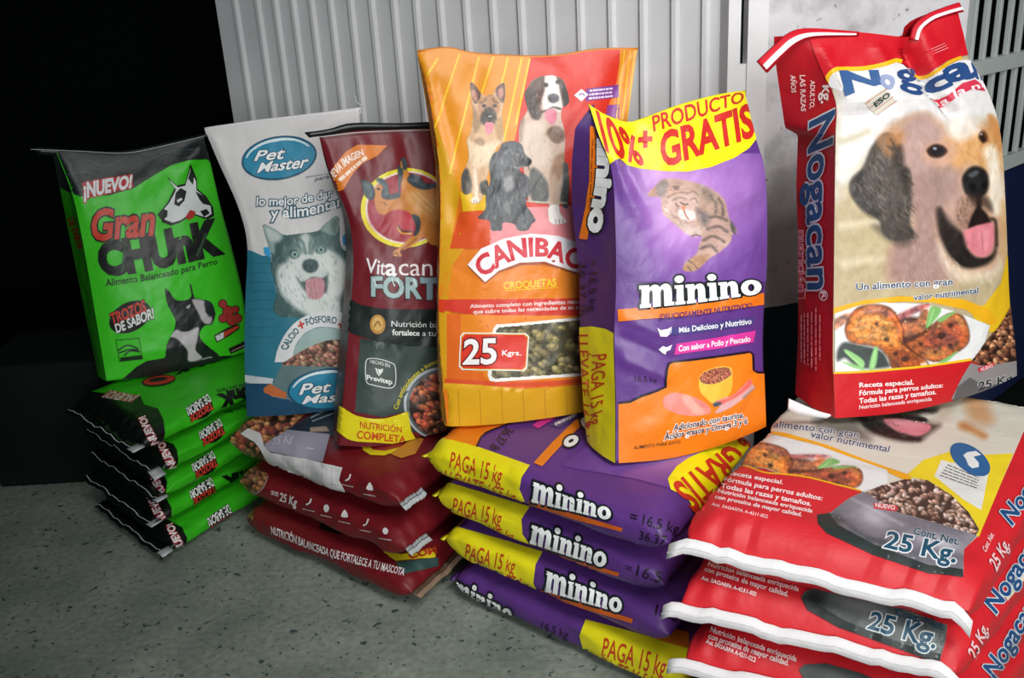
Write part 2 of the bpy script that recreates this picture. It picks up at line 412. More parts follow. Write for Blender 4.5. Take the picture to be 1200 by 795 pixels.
# dark room behind the open leaf
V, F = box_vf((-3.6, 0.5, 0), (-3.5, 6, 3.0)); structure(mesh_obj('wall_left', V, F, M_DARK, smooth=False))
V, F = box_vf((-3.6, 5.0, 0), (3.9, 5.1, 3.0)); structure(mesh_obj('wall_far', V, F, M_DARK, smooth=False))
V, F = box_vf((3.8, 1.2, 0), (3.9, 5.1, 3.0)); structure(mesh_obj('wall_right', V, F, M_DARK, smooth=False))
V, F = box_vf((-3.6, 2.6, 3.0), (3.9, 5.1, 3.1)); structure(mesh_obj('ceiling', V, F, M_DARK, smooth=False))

V, F = box_vf((-3.5, 2.75, 0), (3.9, 5.0, 0.004)); structure(mesh_obj('floor_shade_sheet', V, F, M_DARK, smooth=False))  # added dark sheet over the room floor, its colour stands in for shade

# corrugated sheet leaf of the big door, swung inwards to the left
ln = np.array([0.5, 0.8660254, 0]); ld = np.array([0.8660254, -0.5, 0]); d0 = 2.25
LP = lambda s, z, o=0.0: ln * (d0 - o) + ld * s + np.array([0, 0, z])
ribs = [-2.195, -2.105, -2.036, -1.968, -1.899, -1.829, -1.757, -1.684, -1.609, -1.536, -1.458, -1.378, -1.297, -1.213, -1.13, -1.046, -0.962, -0.88, -0.80, -0.725]
prof = [(-2.28, 0.0)]
for r in ribs: prof += [(r - 0.011, 0.0), (r - 0.005, 0.011), (r + 0.005, 0.011), (r + 0.011, 0.0)]
prof.append((-0.69, 0.0)); k = len(prof)
V = np.array([LP(s, z, o) for z in (0.03, 2.6) for s, o in prof] + [LP(s, z, o - 0.004) for z in (0.03, 2.6) for s, o in prof])
F = []
for i in range(k - 1):
    F += [(i, i + 1, k + i + 1, k + i), (2 * k + i, 3 * k + i, 3 * k + i + 1, 2 * k + i + 1), (i, 2 * k + i, 2 * k + i + 1, i + 1), (k + i, k + i + 1, 3 * k + i + 1, 3 * k + i)]
F += [(0, k, 3 * k, 2 * k), (k - 1, 3 * k - 1, 4 * k - 1, 2 * k - 1)]
dr = structure(mesh_obj('door_1', V, F, M_SHEET, smooth=False))
pb = [box_vf((-2.28, 0.006, 0.03), (-2.24, 0.04, 2.6)), box_vf((-0.72, 0.006, 0.03), (-0.69, 0.04, 2.6)), box_vf((-2.24, 0.006, 0.03), (-0.72, 0.04, 0.09))]
V, F = join_vf([(np.array([LP(p[0], p[2], -p[1]) for p in v]), f) for v, f in pb])
mesh_obj('leaf_frame', V, F, M_FRAME, dr, smooth=False)
# door post with its latch slot
a10 = math.radians(10); cx_ = np.array([math.cos(a10), math.sin(a10), 0]); cy_ = np.array([-math.sin(a10), math.cos(a10), 0]); CP = np.array([0.56, 2.28, 0])
CPt = lambda v: CP + cx_ * v[0] + cy_ * v[1] + np.array([0, 0, v[2]])
V, F = join_vf([box_vf((-0.03, -0.030, 0), (0.0, 0.06, 2.7), CPt), box_vf((0.0, -0.024, 0), (0.018, 0.06, 1.17), CPt), box_vf((0.0, -0.024, 1.42), (0.018, 0.06, 2.7), CPt), box_vf((0.018, -0.030, 0), (0.068, 0.06, 2.7), CPt)])
tr = structure(mesh_obj('trim_1', V, F, M_FRAME, smooth=False))
V, F = box_vf((0.0, -0.004, 1.16), (0.018, 0.002, 1.43), CPt); mesh_obj('latch_slot', V, F, M_DARK, tr, smooth=False)
# plaster pier
V, F = box_vf((0.068, 0.0, 0), (0.60, 0.5, 2.7), CPt); structure(mesh_obj('wall_back', V, F, M_PLASTER, smooth=False))

# barred gate right of the pier, swung away
g0 = CPt((0.60, 0.03, 0)); a44 = math.radians(42); gx = np.array([math.cos(a44), math.sin(a44), 0]); gy = np.array([-math.sin(a44), math.cos(a44), 0])
GP = lambda v: g0 + gx * v[0] + gy * v[1] + np.array([0, 0, v[2]])
gate = thing('barred_gate', 'off white barred steel gate with dark blue lower panel right of the plaster pier', 'gate', tuple(g0))
gp = lambda name, lo, hi, m: bevel(mesh_obj(name, *box_vf(lo, hi, GP), m, gate, smooth=False), 0.002)
gp('gate_stile', (0.0, -0.015, 0.02), (0.035, 0.015, 2.4), M_BARS)
gp('gate_stile', (1.10, -0.015, 0.02), (1.135, 0.015, 2.4), M_BARS)
gp('gate_rail', (0.035, -0.014, 1.085), (1.10, 0.014, 1.125), M_BARS)
gp('gate_rail', (0.035, -0.014, 2.36), (1.10, 0.014, 2.4), M_BARS)
gp('gate_rail', (0.035, -0.014, 0.80), (1.10, 0.014, 0.84), M_BARS)
for i in range(13):
    x = 0.075 + i * 0.078
    gp('gate_bar', (x, -0.007, 0.84), (x + 0.016, 0.007, 2.36), M_BARS)
gp('gate_panel', (0.035, -0.004, 0.02), (1.10, 0.004, 0.80), M_PANEL)
# concrete block step in the dark corner
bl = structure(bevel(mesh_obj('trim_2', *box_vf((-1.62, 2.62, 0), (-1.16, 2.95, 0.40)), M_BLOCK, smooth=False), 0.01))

# ------------------------------------------------------------------ print: lettering, shapes and pictures laid on the film
def crop(ox, oy, s): return lambda *p: [(ox + a / s, oy + b / s) for a, b in p]
def refine(V, T, lim):
    """split long edges until no triangle side is longer than lim"""
    V = [tuple(v) for v in V]; T = [tuple(t) for t in T]
    for _ in range(7):
        A = np.array(V); t = np.array(T)
        L = np.linalg.norm(A[t] - A[np.roll(t, -1, 1)], axis=2) > lim
        if not L.any(): break
        mid = {}; out = []
        def m(a, b):
            k = (a, b) if a < b else (b, a)
            if k not in mid: mid[k] = len(V); V.append(((V[a][0] + V[b][0]) / 2, (V[a][1] + V[b][1]) / 2))
            return mid[k]
        for (a, b, c), l in zip(T, L):
            n = int(l.sum())
            if n == 0: out.append((a, b, c)); continue
            if n == 3:
                x, y, z = m(a, b), m(b, c), m(c, a); out += [(a, x, z), (x, b, y), (z, y, c), (x, y, z)]; continue
            while not l[0] or (n == 2 and l[2]): a, b, c = b, c, a; l = np.roll(l, -1)
            x = m(a, b)
            if n == 1: out += [(a, x, c), (x, b, c)]
            else: y = m(b, c); out += [(a, x, c), (x, b, y), (x, y, c)]
        T = out
    return np.array(V), np.array(T)
_GC = {}
def curve_tris(cu):
    o = bpy.data.objects.new('tmp', cu); COL.objects.link(o)
    dg = bpy.context.evaluated_depsgraph_get(); dg.update(); me = o.evaluated_get(dg).to_mesh(); me.calc_loop_triangles()
    V = np.array([v.co[:2] for v in me.vertices]).reshape(-1, 2); T = np.array([t.vertices[:] for t in me.loop_triangles]).reshape(-1, 3)
    o.evaluated_get(dg).to_mesh_clear(); bpy.data.objects.remove(o); bpy.data.curves.remove(cu)
    return V, T
def glyphs(s, bold=0.0, res=3, space=1.0):
    k = (s, round(bold, 4), res, space)
    if k not in _GC:
        cu = bpy.data.curves.new('lettering', 'FONT'); cu.body = s; cu.resolution_u = res; cu.offset = bold; cu.space_character = space
        _GC[k] = curve_tris(cu)
    return _GC[k]
# slab lettering of the cat food name, x-height 1
_SL = {'i': [[(0, 0), (.46, 0), (.46, .16), (.39, .16), (.39, 1), (-.03, 1), (-.03, .84), (.06, .84), (.06, .16), (0, .16)]],
       'n': [[(0, 0), (.46, 0), (.46, .16), (.39, .16), (.39, .60), (.42, .72), (.48, .77), (.54, .73), (.56, .62), (.56, 0), (.99, 0), (.99, .16), (.9, .16), (.9, .68), (.87, .84), (.79, .96), (.66, 1.01), (.52, .98), (.39, .88), (.39, 1), (-.03, 1), (-.03, .84), (.06, .84), (.06, .16), (0, .16)]],
       'm': [[(0, 0), (.46, 0), (.46, .16), (.39, .16), (.39, .62), (.42, .73), (.47, .77), (.52, .73), (.54, .62), (.54, 0), (.87, 0), (.87, .62), (.9, .73), (.95, .77), (1.0, .73), (1.02, .62), (1.02, 0), (1.45, 0), (1.45, .16), (1.35, .16), (1.35, .68), (1.31, .86), (1.2, .98), (1.06, 1.01), (.93, .96), (.84, .86), (.76, .97), (.63, 1.01), (.5, .98), (.39, .88), (.39, 1), (-.03, 1), (-.03, .84), (.06, .84), (.06, .16), (0, .16)]]}
def slab_word(grow=0.0):
    k = ('slab', grow)
    if k in _GC: return _GC[k]
    Vs = []; Ts = []; n = 0
    def add(loops):
        nonlocal n
        cu = bpy.data.curves.new('lettering', 'CURVE'); cu.dimensions = '2D'; cu.fill_mode = 'FRONT'; cu.offset = grow
        for L in loops:
            sp = cu.splines.new('POLY'); sp.points.add(len(L) - 1); sp.use_cyclic_u = True
            for p, q in zip(sp.points, L): p.co = (q[0], q[1], 0, 1)
        V, T = curve_tris(cu); Vs.append(V); Ts.append(T + n); n += len(V)
    el = lambda cx, cy, a, b, m=28: [(cx + a * math.cos(2 * math.pi * i / m), cy + b * math.sin(2 * math.pi * i / m)) for i in range(m)]
    x = 0.0
    for ch, adv, sc in (('m', 1.5, 1.12), ('i', .52, 1.0), ('n', 1.05, 1.0), ('i', .52, 1.0), ('n', 1.05, 1.0), ('o', 1.0, 1.0)):
        if ch == 'o': add([el(x + .48, .5, .49, .53), el(x + .48, .5, .15, .25)[::-1]])
        else: add([[(a * sc + x, b * sc) for a, b in L] for L in _SL[ch]])
        if ch == 'i': add([el(x + .2, 1.3, .22, .19)])
        x += adv * sc
    _GC[k] = (np.vstack(Vs), np.vstack(Ts)); return _GC[k]
def warp(V, x0, x1, cap, top, bot):
    u = (V[:, 0] - x0) / (x1 - x0); v = V[:, 1] / cap
    tp = spline(top, 48); bt = spline(bot, 48); k = np.linspace(0, 1, 48)
    def ev(c, u):
        r = np.stack([np.interp(u, k, c[:, j]) for j in (0, 1)], -1)
        lo = u < 0; hi = u > 1
        r[lo] = c[0] + (c[1] - c[0]) * 47 * u[lo, None]; r[hi] = c[-1] + (c[-1] - c[-2]) * 47 * (u[hi, None] - 1)
        return r
    return ev(bt, u) * (1 - v[:, None]) + ev(tp, u) * v[:, None]
def text(bag, s, top, bot, col, bold=0.0, z=3, halo=None, res=3, space=1.0, slant=0.0, lim=5, cap=0.682):
    """lettering between its baseline `bot` and its cap line `top`; halo = [(colour, growth)] laid beneath"""
    V0, _ = glyphs(s, 0.0, res, space)
    if not len(V0): return
    if slant: V0 = V0 + np.stack([V0[:, 1] * slant, 0 * V0[:, 1]], -1)
    x0, x1 = V0[:, 0].min(), V0[:, 0].max()
    if 'e' in s or 's' in s or 'g' in s or 'Ó' in s: bold = min(bold, 0.022)
    elif any(ch in 'agRB' for ch in s): bold = min(bold, 0.035)
    jobs = [(c, bold + g, z - 1 - i * 0.5) for i, (c, g) in enumerate(halo or [])][::-1] + [(col, bold, z)]
    for c, g, zz in jobs:
        V, T = glyphs(s, g, res, space)
        if slant: V = V + np.stack([V[:, 1] * slant, 0 * V[:, 1]], -1)
        P = warp(V, x0, x1, cap, top, bot)
        P, T = refine(P, T, lim); bag.lay(P, T, srgb(hexc(c)), zz)
def minino(bag, top, bot, halo=0.14, z=4):
    V0, _ = slab_word(); x0, x1 = V0[:, 0].min(), V0[:, 0].max()
    for c, g, zz in (('10181c', halo, z - 1), ('f2f4f4', 0.0, z)):
        V, T = slab_word(g); P = warp(V, x0, x1, 1.0, top, bot); P, T = refine(P, T, 5); bag.lay(P, T, srgb(hexc(c)), zz)
def poly(bag, pts, col, z=1, smooth=False, lim=5, n=None):
    P = np.asarray(pts, float)
    if smooth: P = spline(P, n or max(24, len(P) * 6), True)
    T = tessellate_polygon([[Vector((a, b, 0)) for a, b in P]])
    V, T = refine(P, T, lim); bag.lay(V, T, srgb(hexc(col)), z)
def ell(cx, cy, rx, ry, rot=0.0, n=40):
    t = np.linspace(0, 2 * math.pi, n, endpoint=False); c, s = math.cos(math.radians(rot)), math.sin(math.radians(rot))
    return [(cx + rx * math.cos(a) * c - ry * math.sin(a) * s, cy + rx * math.cos(a) * s + ry * math.sin(a) * c) for a in t]
def line(bag, pts, w, col, z=2, smooth=True, closed=False):
    P = np.asarray(pts, float)
    if smooth: P = spline(P, max(12, len(P) * 7), closed)
    if closed: P = np.vstack([P, P[:1]])
    t = np.gradient(P, axis=0)
    if closed: t[0] = t[-1] = P[1] - P[-2]
    t /= np.linalg.norm(t, axis=1)[:, None] + 1e-9; nn = np.stack([-t[:, 1], t[:, 0]], -1); w = np.broadcast_to(w, (len(P),))[:, None] / 2
    V = np.vstack([P + nn * w, P - nn * w]); n = len(P)
    T = [(i, i + 1, n + i) for i in range(n - 1)] + [(i + 1, n + i + 1, n + i) for i in range(n - 1)]
    V, T = refine(V, T, 6); bag.lay(V, T, srgb(hexc(col)), z)
def sm(pts, n=24): return [tuple(p) for p in spline(pts, n)]
def rows(bag, quad, n, col, z=3, w=0.5, seed=0):
    """small print too fine to read: broken hairlines filling a quad (TL, TR, BR, BL)"""
    q = np.array(quad, float); r = random.Random(seed)
    for i in range(n):
        v = (i + 0.5) / n; a = q[0] * (1 - v) + q[3] * v; b = q[1] * (1 - v) + q[2] * v; u = 0.0
        h = np.linalg.norm(q[3] - q[0]) / n * w
        while u < 0.97:
            e = min(0.99, u + r.uniform(0.06, 0.2)); line(bag, [a + (b - a) * u, a + (b - a) * e], h, col, z, False); u = e + 0.025

class Pic:
    """a picture painted in numpy and laid on the film as a fine coloured mesh"""
    def __init__(s, x0, y0, x1, y1, k=1.3, bg=None):
        s.x0, s.y0, s.k = x0, y0, k; s.w = int((x1 - x0) * k) + 1; s.h = int((y1 - y0) * k) + 1
        s.c = np.zeros((s.h, s.w, 3)); s.a = np.zeros((s.h, s.w))
        s.X, s.Y = np.meshgrid(x0 + np.arange(s.w) / k, y0 + np.arange(s.h) / k)
        if bg is not None: s.c[:] = hexc(bg); s.a[:] = 1
    def cover(s, pts, f):
        P = np.asarray(pts, float); lo = P.min(0) - f - 1; hi = P.max(0) + f + 1
        i0 = max(0, int((lo[0] - s.x0) * s.k)); i1 = min(s.w, int((hi[0] - s.x0) * s.k) + 2); j0 = max(0, int((lo[1] - s.y0) * s.k)); j1 = min(s.h, int((hi[1] - s.y0) * s.k) + 2)
        if i1 <= i0 or j1 <= j0: return None
        X = s.X[j0:j1, i0:i1]; Y = s.Y[j0:j1, i0:i1]; ins = np.zeros(X.shape, bool); d = np.full(X.shape, 1e9)
        for (ax, ay), (bx, by) in zip(P, np.roll(P, -1, 0)):
            if ay != by:
                cr = ((ay > Y) != (by > Y)) & (X < (bx - ax) * (Y - ay) / (by - ay) + ax); ins ^= cr
            vx, vy = bx - ax, by - ay; t = np.clip(((X - ax) * vx + (Y - ay) * vy) / (vx * vx + vy * vy + 1e-9), 0, 1)
            d = np.minimum(d, np.hypot(X - ax - t * vx, Y - ay - t * vy))
        sd = np.where(ins, d, -d); return (slice(j0, j1), slice(i0, i1)), np.clip(sd / max(f, 0.35) + 0.5, 0, 1)
    def put(s, sl, m, col, op=1.0, own=True):
        m = m * op; s.c[sl] = s.c[sl] * (1 - m[..., None]) + np.asarray(col) * m[..., None]
        if own: s.a[sl] = np.maximum(s.a[sl], m)
    def fill(s, pts, col, f=1.0, op=1.0, smooth=True, own=True):
        P = spline(pts, max(30, len(pts) * 6), True) if smooth else pts
        r = s.cover(P, f)
        if r: s.put(r[0], r[1], hexc(col), op, own)
    def glow(s, cx, cy, rx, ry, col, op=1.0, rot=0, own=False):
        c, n = math.cos(math.radians(rot)), math.sin(math.radians(rot)); dx, dy = s.X - cx, s.Y - cy
        q = ((dx * c + dy * n) / rx) ** 2 + ((-dx * n + dy * c) / ry) ** 2; m = np.exp(-q * 1.6) * op
        s.c = s.c * (1 - m[..., None]) + hexc(col) * m[..., None]
        if own: s.a = np.maximum(s.a, m)
    def line(s, pts, w, col, f=0.8, op=1.0, own=True):
        P = spline(pts, max(8, len(pts) * 5)); lo = P.min(0) - w - 2; hi = P.max(0) + w + 2
        i0 = max(0, int((lo[0] - s.x0) * s.k)); i1 = min(s.w, int((hi[0] - s.x0) * s.k) + 2); j0 = max(0, int((lo[1] - s.y0) * s.k)); j1 = min(s.h, int((hi[1] - s.y0) * s.k) + 2)
        if i1 <= i0 or j1 <= j0: return
        X = s.X[j0:j1, i0:i1]; Y = s.Y[j0:j1, i0:i1]; d = np.full(X.shape, 1e9)
        for (ax, ay), (bx, by) in zip(P[:-1], P[1:]):
            vx, vy = bx - ax, by - ay; t = np.clip(((X - ax) * vx + (Y - ay) * vy) / (vx * vx + vy * vy + 1e-9), 0, 1)
            d = np.minimum(d, np.hypot(X - ax - t * vx, Y - ay - t * vy))
        s.put((slice(j0, j1), slice(i0, i1)), np.clip((w / 2 - d) / max(f, 0.35) + 0.5, 0, 1), hexc(col), op, own)
    def fur(s, pts, cols, ang, n, ln=6, w=1.0, op=0.5, seed=0, spread=25):
        """short hair strokes inside a shape"""
        P = np.asarray(pts, float); lo, hi = P.min(0), P.max(0); r = random.Random(seed); k = 0
        for _ in range(n * 4):
            if k >= n: break
            x, y = r.uniform(lo[0], hi[0]), r.uniform(lo[1], hi[1]); ins = False
            for (ax, ay), (bx, by) in zip(P, np.roll(P, -1, 0)):
                if (ay > y) != (by > y) and x < (bx - ax) * (y - ay) / (by - ay) + ax: ins = not ins
            if not ins: continue
            k += 1; a = math.radians(ang + r.uniform(-spread, spread)); L = ln * r.uniform(0.5, 1.2)
            s.line([(x, y), (x + math.cos(a) * L * .5 + r.uniform(-.5, .5), y + math.sin(a) * L * .5), (x + math.cos(a) * L, y + math.sin(a) * L)], w, r.choice(cols), 0.9, op, False)
    def kibble(s, pts, cols, rad, n, seed=0, gap='2c1810', flat=0.75, smooth=True):
        """a heap of small pellets"""
        P = np.asarray(spline(pts, max(30, len(pts) * 6), True) if smooth else pts, float); r0 = s.cover(P, 0.8)
        if not r0: return
        clip = np.zeros((s.h, s.w)); clip[r0[0]] = r0[1]; keep = s.c.copy(); s.put(r0[0], r0[1], hexc(gap)); lo, hi = P.min(0), P.max(0); r = random.Random(seed)
        pos = sorted([(r.uniform(lo[1], hi[1]), r.uniform(lo[0], hi[0])) for _ in range(n)])
        for y, x in pos:
            q = rad * r.uniform(0.75, 1.2); a = r.uniform(-60, 60); c = hexc(r.choice(cols)) * r.uniform(0.8, 1.15)
            e = ell(x, y, q, q * flat, a, 12)
            for g, sc, dx in ((0.55, 1.12, 0.25), (1.0, 0.95, 0.0), (1.32, 0.5, -0.28)):
                rr = s.cover(ell(x + dx * q, y + dx * q, q * sc, q * sc * flat, a, 12), 0.9)
                if rr: s.put(rr[0], rr[1] * clip[rr[0]], np.clip(c * g, 0, 255), 0.9, False)
    def grain(s, amp, sx, sy):
        g = fbm(s.X / sx, s.Y / sy, 3) * amp; s.c = np.clip(s.c + g[..., None], 0, 255)
    def lay(s, bag, z=2, thr=0.5):
        px = np.stack([s.X.ravel(), s.Y.ravel()], -1); idx = np.arange(s.h * s.w).reshape(s.h, s.w)
        use = s.a >= thr; m = use[:-1, :-1] & use[1:, :-1] & use[:-1, 1:] & use[1:, 1:]
        a, b, c, d = idx[:-1, :-1][m], idx[1:, :-1][m], idx[1:, 1:][m], idx[:-1, 1:][m]
        if not len(a): return
        T = np.vstack([np.stack([a, b, c], -1), np.stack([a, c, d], -1)]); u, inv = np.unique(T, return_inverse=True)
        bag.lay(px[u], inv.reshape(T.shape), srgb(s.c.reshape(-1, 3)[u]), z)

# ------------------------------------------------------------------ the stacks
def stack_axes(deg): a = math.radians(deg); return np.array([math.cos(a), math.sin(a)])
def root_at(name, label, cat, p, group): return thing(name, label, cat, tuple(np.round(np.asarray(p, float), 4)), group)

# --- Nogan stack: seam ends face the viewer
NU = stack_axes(-23.0); NW = np.array([0.62, 0.785])
rb = []
for i, (lab, dx, dy, yaw) in enumerate([
        ('lowest red dog food sack of the right stack, only a sliver in view', 0.005, 0.0, 0),
        ('red dog food sack third from the top of the right stack', 0.006, 0.0, 0),
        ('red dog food sack second from the top of the right stack', -0.004, -0.002, 0),
        ('red dog food sack lying on top of the right stack, chicken picture up', 0.006, 0.0, 0)]):
    z0 = 0.12 * i
    A = np.array([0.268 + dx, 1.404 + dy]) 
    r = root_at('dog_food_sack', lab, 'sack', (A[0] + 0.3, A[1] + 0.25, z0), 'red dog food sacks in the right stack')
    # length runs away from the viewer
    b = lying_bag(r, M_SATIN, A, np.array([0.57, 0.82]) if i == 3 else np.array([0.60, 0.80]), NU, 0.80, 0.462, z0, 0.12, 0.075, 0.09, 'cc222c', seed=i * 3.1, sq=4.2, mid=0.5, wr=0.004, flare=0.09 if i == 3 else 0.13, ztilt=0.05)
    rb.append(b)

# --- Minino stack: long sides face the viewer
MU = np.array([0.755, -0.656]); MW = np.array([0.55, 0.835])
mb = []
for i, (lab, A, L, h) in enumerate([
        ('lowest purple cat food sack of its stack, yellow end turned right', (-0.172, 1.895), 0.62, 0.112),
        ('purple cat food sack third from the top of the stack', (-0.185, 1.895), 0.60, 0.112),
        ('purple cat food sack second from the top of the stack', (-0.195, 1.900), 0.60, 0.112),
        ('purple cat food sack lying on top of the purple stack', (-0.208, 1.88), 0.62, 0.114)]):
    z0 = 0.112 * i
    r = root_at('cat_food_sack', lab, 'sack', (A[0] + 0.35, A[1] + 0.02, z0), 'purple cat food sacks in the stack')
    b = lying_bag(r, M_GLOSS, A, MU, MW, L, 0.46, z0, h, 0.05, 0.075, '5b3380', seed=20 + i * 2.7, sq=3.4, mid=0.5)
    mb.append(b)

# --- Vitacan stack
VU = np.array([0.783, -0.622]); VW = np.array([0.50, 0.866])
vb = []
for i, (lab, A, L, h) in enumerate([
        ('lowest dark red dog food sack of its stack, on the floor', (-0.755, 2.235), 0.62, 0.118),
        ('dark red dog food sack in the middle of its stack', (-0.75, 2.23), 0.61, 0.118),
        ('dark red dog food sack lying on top, kibble print and white band', (-0.76, 2.235), 0.62, 0.124)]):
    z0 = 0.118 * i
    r = root_at('dog_food_sack', lab, 'sack', (A[0] + 0.35, A[1] + 0.02, z0), 'dark red dog food sacks in the stack')
    b = lying_bag(r, M_GLOSS, A, VU, VW, L, 0.42, z0, h, 0.055, 0.075, '70151d', seed=40 + i * 2.3, sq=2.9, mid=0.5, wr=0.006)
    vb.append(b)

# --- green stack: black top ends to the left, long sides to the right
GU = np.array([0.52, 0.854]); GW = np.array([-0.70, 0.714])
gb = []
offs = [(-0.925, 2.145), (-0.945, 2.165), (-0.915, 2.16), (-0.905, 2.15), (-0.935, 2.13)]
for i, (lab, A) in enumerate(zip([
        'lowest green dog food sack of the stack, on the floor',
        'green dog food sack second from the floor in the green stack',
        'green dog food sack in the middle of the green stack',
        'green dog food sack fourth from the floor in the green stack',
        'green dog food sack on top of the stack, under the standing one'], offs)):
    z0 = 0.0775 * i
    r = root_at('dog_food_sack', lab, 'sack', (A[0] - 0.05, A[1] + 0.25, z0), 'green dog food sacks in the stack')
    b = lying_bag(r, M_GLOSS, A, GU, GW, 0.60, 0.42, z0, 0.0775, 0.05, 0.06, '37bb1b', seed=60 + i * 1.9, sq=3.0, mid=0.45, wr=0.005)
    gb.append(b)

# ------------------------------------------------------------------ the standing bags
r = root_at('dog_food_sack', 'tall red dog food sack standing on the red stack with a golden dog face', 'sack', (0.9, 1.95, 0.47), None)
NOG = standing_bag(r, M_SATIN, (978, 490), (1190, 440), 0.506, 9, None,
    left=[(945, 40), (962, 80), (979, 118), (979, 160), (978, 240), (977, 330), (976, 420), (978, 490)],
    right=[(1120, 8), (1128, 40), (1136, 70), (1158, 110), (1172, 160), (1178, 250), (1182, 350), (1188, 405), (1190, 440)],
    top=[(945, 40), (1000, 38), (1064, 43), (1072, 28), (1090, 17), (1120, 8)],
    bottom=[(978, 490), (1060, 478), (1130, 460), (1190, 440)],
    gl=[(907, 60), (914, 110), (920, 150), (935, 158), (933, 220), (936, 300), (935, 400), (931, 482)],
    T=0.14, bulge=0.045, col='b8a684', gcol='b3101f', seed=3.3, tprof=([0, 0.1, 0.3, 0.9, 1], [0.02, 0.4, 1, 1, 0.95]),
    creases=[([(1060, 45), (1072, 80), (1110, 135)], -0.028, 8), ([(1075, 40), (1090, 90)], 0.008, 10), ([(960, 70), (985, 110), (1040, 135)], 0.012, 14), ([(1025, 60), (1045, 100)], 0.008, 8), ([(978, 140), (1040, 125), (1120, 100)], -0.006, 9)])

r = root_at('cat_food_sack', 'purple cat food sack standing upright with a yellow top and tabby cat picture', 'sack', (0.35, 1.8, 0.45), None)
MIN = standing_bag(r, M_GLOSS, (722, 543), (897, 500), 0.456, 10, None,
    left=[(690, 124), (702, 160), (717, 200), (721, 260), (722, 330), (720, 400), (722, 470), (722, 543)],
    right=[(872, 108), (882, 150), (896, 205), (898, 300), (894, 400), (897, 500)],
    top=[(690, 124), (709, 136), (734, 145), (750, 142), (796, 125), (841, 113), (872, 108)],
    bottom=[(722, 543), (800, 530), (897, 500)],
    gl=[(692, 126), (674, 150), (670, 190), (670, 240), (679, 320), (680, 400), (685, 480), (690, 525)],
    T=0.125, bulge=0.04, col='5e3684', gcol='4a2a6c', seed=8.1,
    creases=[([(718, 195), (738, 232), (757, 270)], 0.014, 10), ([(740, 155), (735, 200), (757, 268)], -0.014, 11), ([(757, 268), (800, 310), (880, 240)], -0.006, 14), ([(760, 150), (800, 190), (870, 230)], 0.006, 18), ([(725, 370), (770, 390)], 0.006, 7), ([(725, 395), (775, 418)], -0.006, 6), ([(725, 420), (770, 438)], 0.006, 7)])

r = root_at('dog_food_sack', 'orange dog food sack standing upright with three sitting dogs on its front', 'sack', (0.03, 2.05, 0.45), None)
CAN = standing_bag(r, M_GLOSS, (524, 500), (690, 480), 0.454, 9, None,
    left=[(489, 62), (500, 100), (513, 180), (516, 240), (515, 300), (514, 380), (519, 450), (524, 500)],
    right=[(747, 58), (738, 120), (728, 190), (716, 280), (708, 380), (706, 478)],
    top=[(489, 62), (525, 57), (560, 64), (640, 67), (700, 59), (747, 58)],
    bottom=[(524, 500), (610, 491), (706, 478)],
    gl=[(489, 64), (498, 110), (511, 190), (514, 260), (513, 320), (512, 380), (517, 450), (522, 496)],
    T=0.13, bulge=0.04, col='e07a18', gcol='c89010', seed=12.7,
    creases=[([(490, 64), (505, 130), (540, 230)], 0.010, 12), ([(512, 100), (530, 180), (535, 260)], -0.008, 10), ([(560, 66), (555, 110)], -0.006, 12), ([(735, 62), (715, 130)], -0.008, 12), ([(640, 68), (655, 100)], 0.005, 14)])

r = root_at('dog_food_sack', 'dark red dog food sack standing behind the orange one with a leaping dog', 'sack', (-0.3, 2.15, 0.36), None)
VIT = standing_bag(r, M_GLOSS, (398, 522), (523, 503), 0.368, 9, 17,
    left=[(373, 155), (386, 200), (408, 255), (414, 300), (412, 350), (406, 420), (401, 480), (398, 522)],
    right=[(528, 146), (536, 230), (542, 320), (542, 420), (536, 500)],
    top=[(373, 155), (410, 152), (470, 149), (528, 146)],
    bottom=[(398, 522), (450, 519), (536, 500)],
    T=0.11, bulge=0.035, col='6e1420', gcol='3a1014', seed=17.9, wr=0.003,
    creases=[([(420, 155), (430, 200)], 0.007, 10), ([(470, 150), (480, 200)], -0.007, 10), ([(375, 160), (412, 255)], 0.006, 12)])

r = root_at('dog_food_sack', 'white and blue dog food sack standing upright with a husky on its front', 'sack', (-0.55, 2.4, 0.34), None)
PET = standing_bag(r, M_SATIN, (290, 488), (405, 478), 0.366, 9, 5,
    left=[(240, 152), (256, 190), (280, 245), (290, 290), (288, 350), (287, 420), (290, 488)],
    right=[(421, 130), (424, 220), (424, 320), (422, 400), (418, 476)],
    top=[(240, 152), (300, 143), (360, 136), (421, 130)],
    bottom=[(290, 488), (340, 484), (418, 476)],
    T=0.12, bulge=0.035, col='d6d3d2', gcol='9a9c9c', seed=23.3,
    creases=[([(245, 155), (290, 285)], 0.006, 10), ([(395, 135), (360, 160)], 0.006, 8)])

r = root_at('dog_food_sack', 'bright green dog food sack standing on the green stack at the dark left side', 'sack', (-1.0, 2.65, 0.385), None)
GRE = standing_bag(r, M_GLOSS, (125, 447), (290, 412), 0.392, 9, None,
    left=[(66, 178), (86, 232), (100, 300), (112, 370), (125, 447)],
    right=[(238, 160), (247, 195), (262, 260), (284, 350), (290, 412)],
    top=[(66, 178), (150, 179), (238, 160)],
    bottom=[(125, 447), (200, 435), (290, 412)],
    gl=[(62, 178), (74, 240), (88, 310), (100, 370), (115, 440)],
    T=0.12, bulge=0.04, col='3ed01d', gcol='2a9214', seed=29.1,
    creases=[([(68, 190), (95, 240), (170, 215), (240, 175)], 0.006, 14), ([(238, 165), (215, 200)], 0.008, 9)])
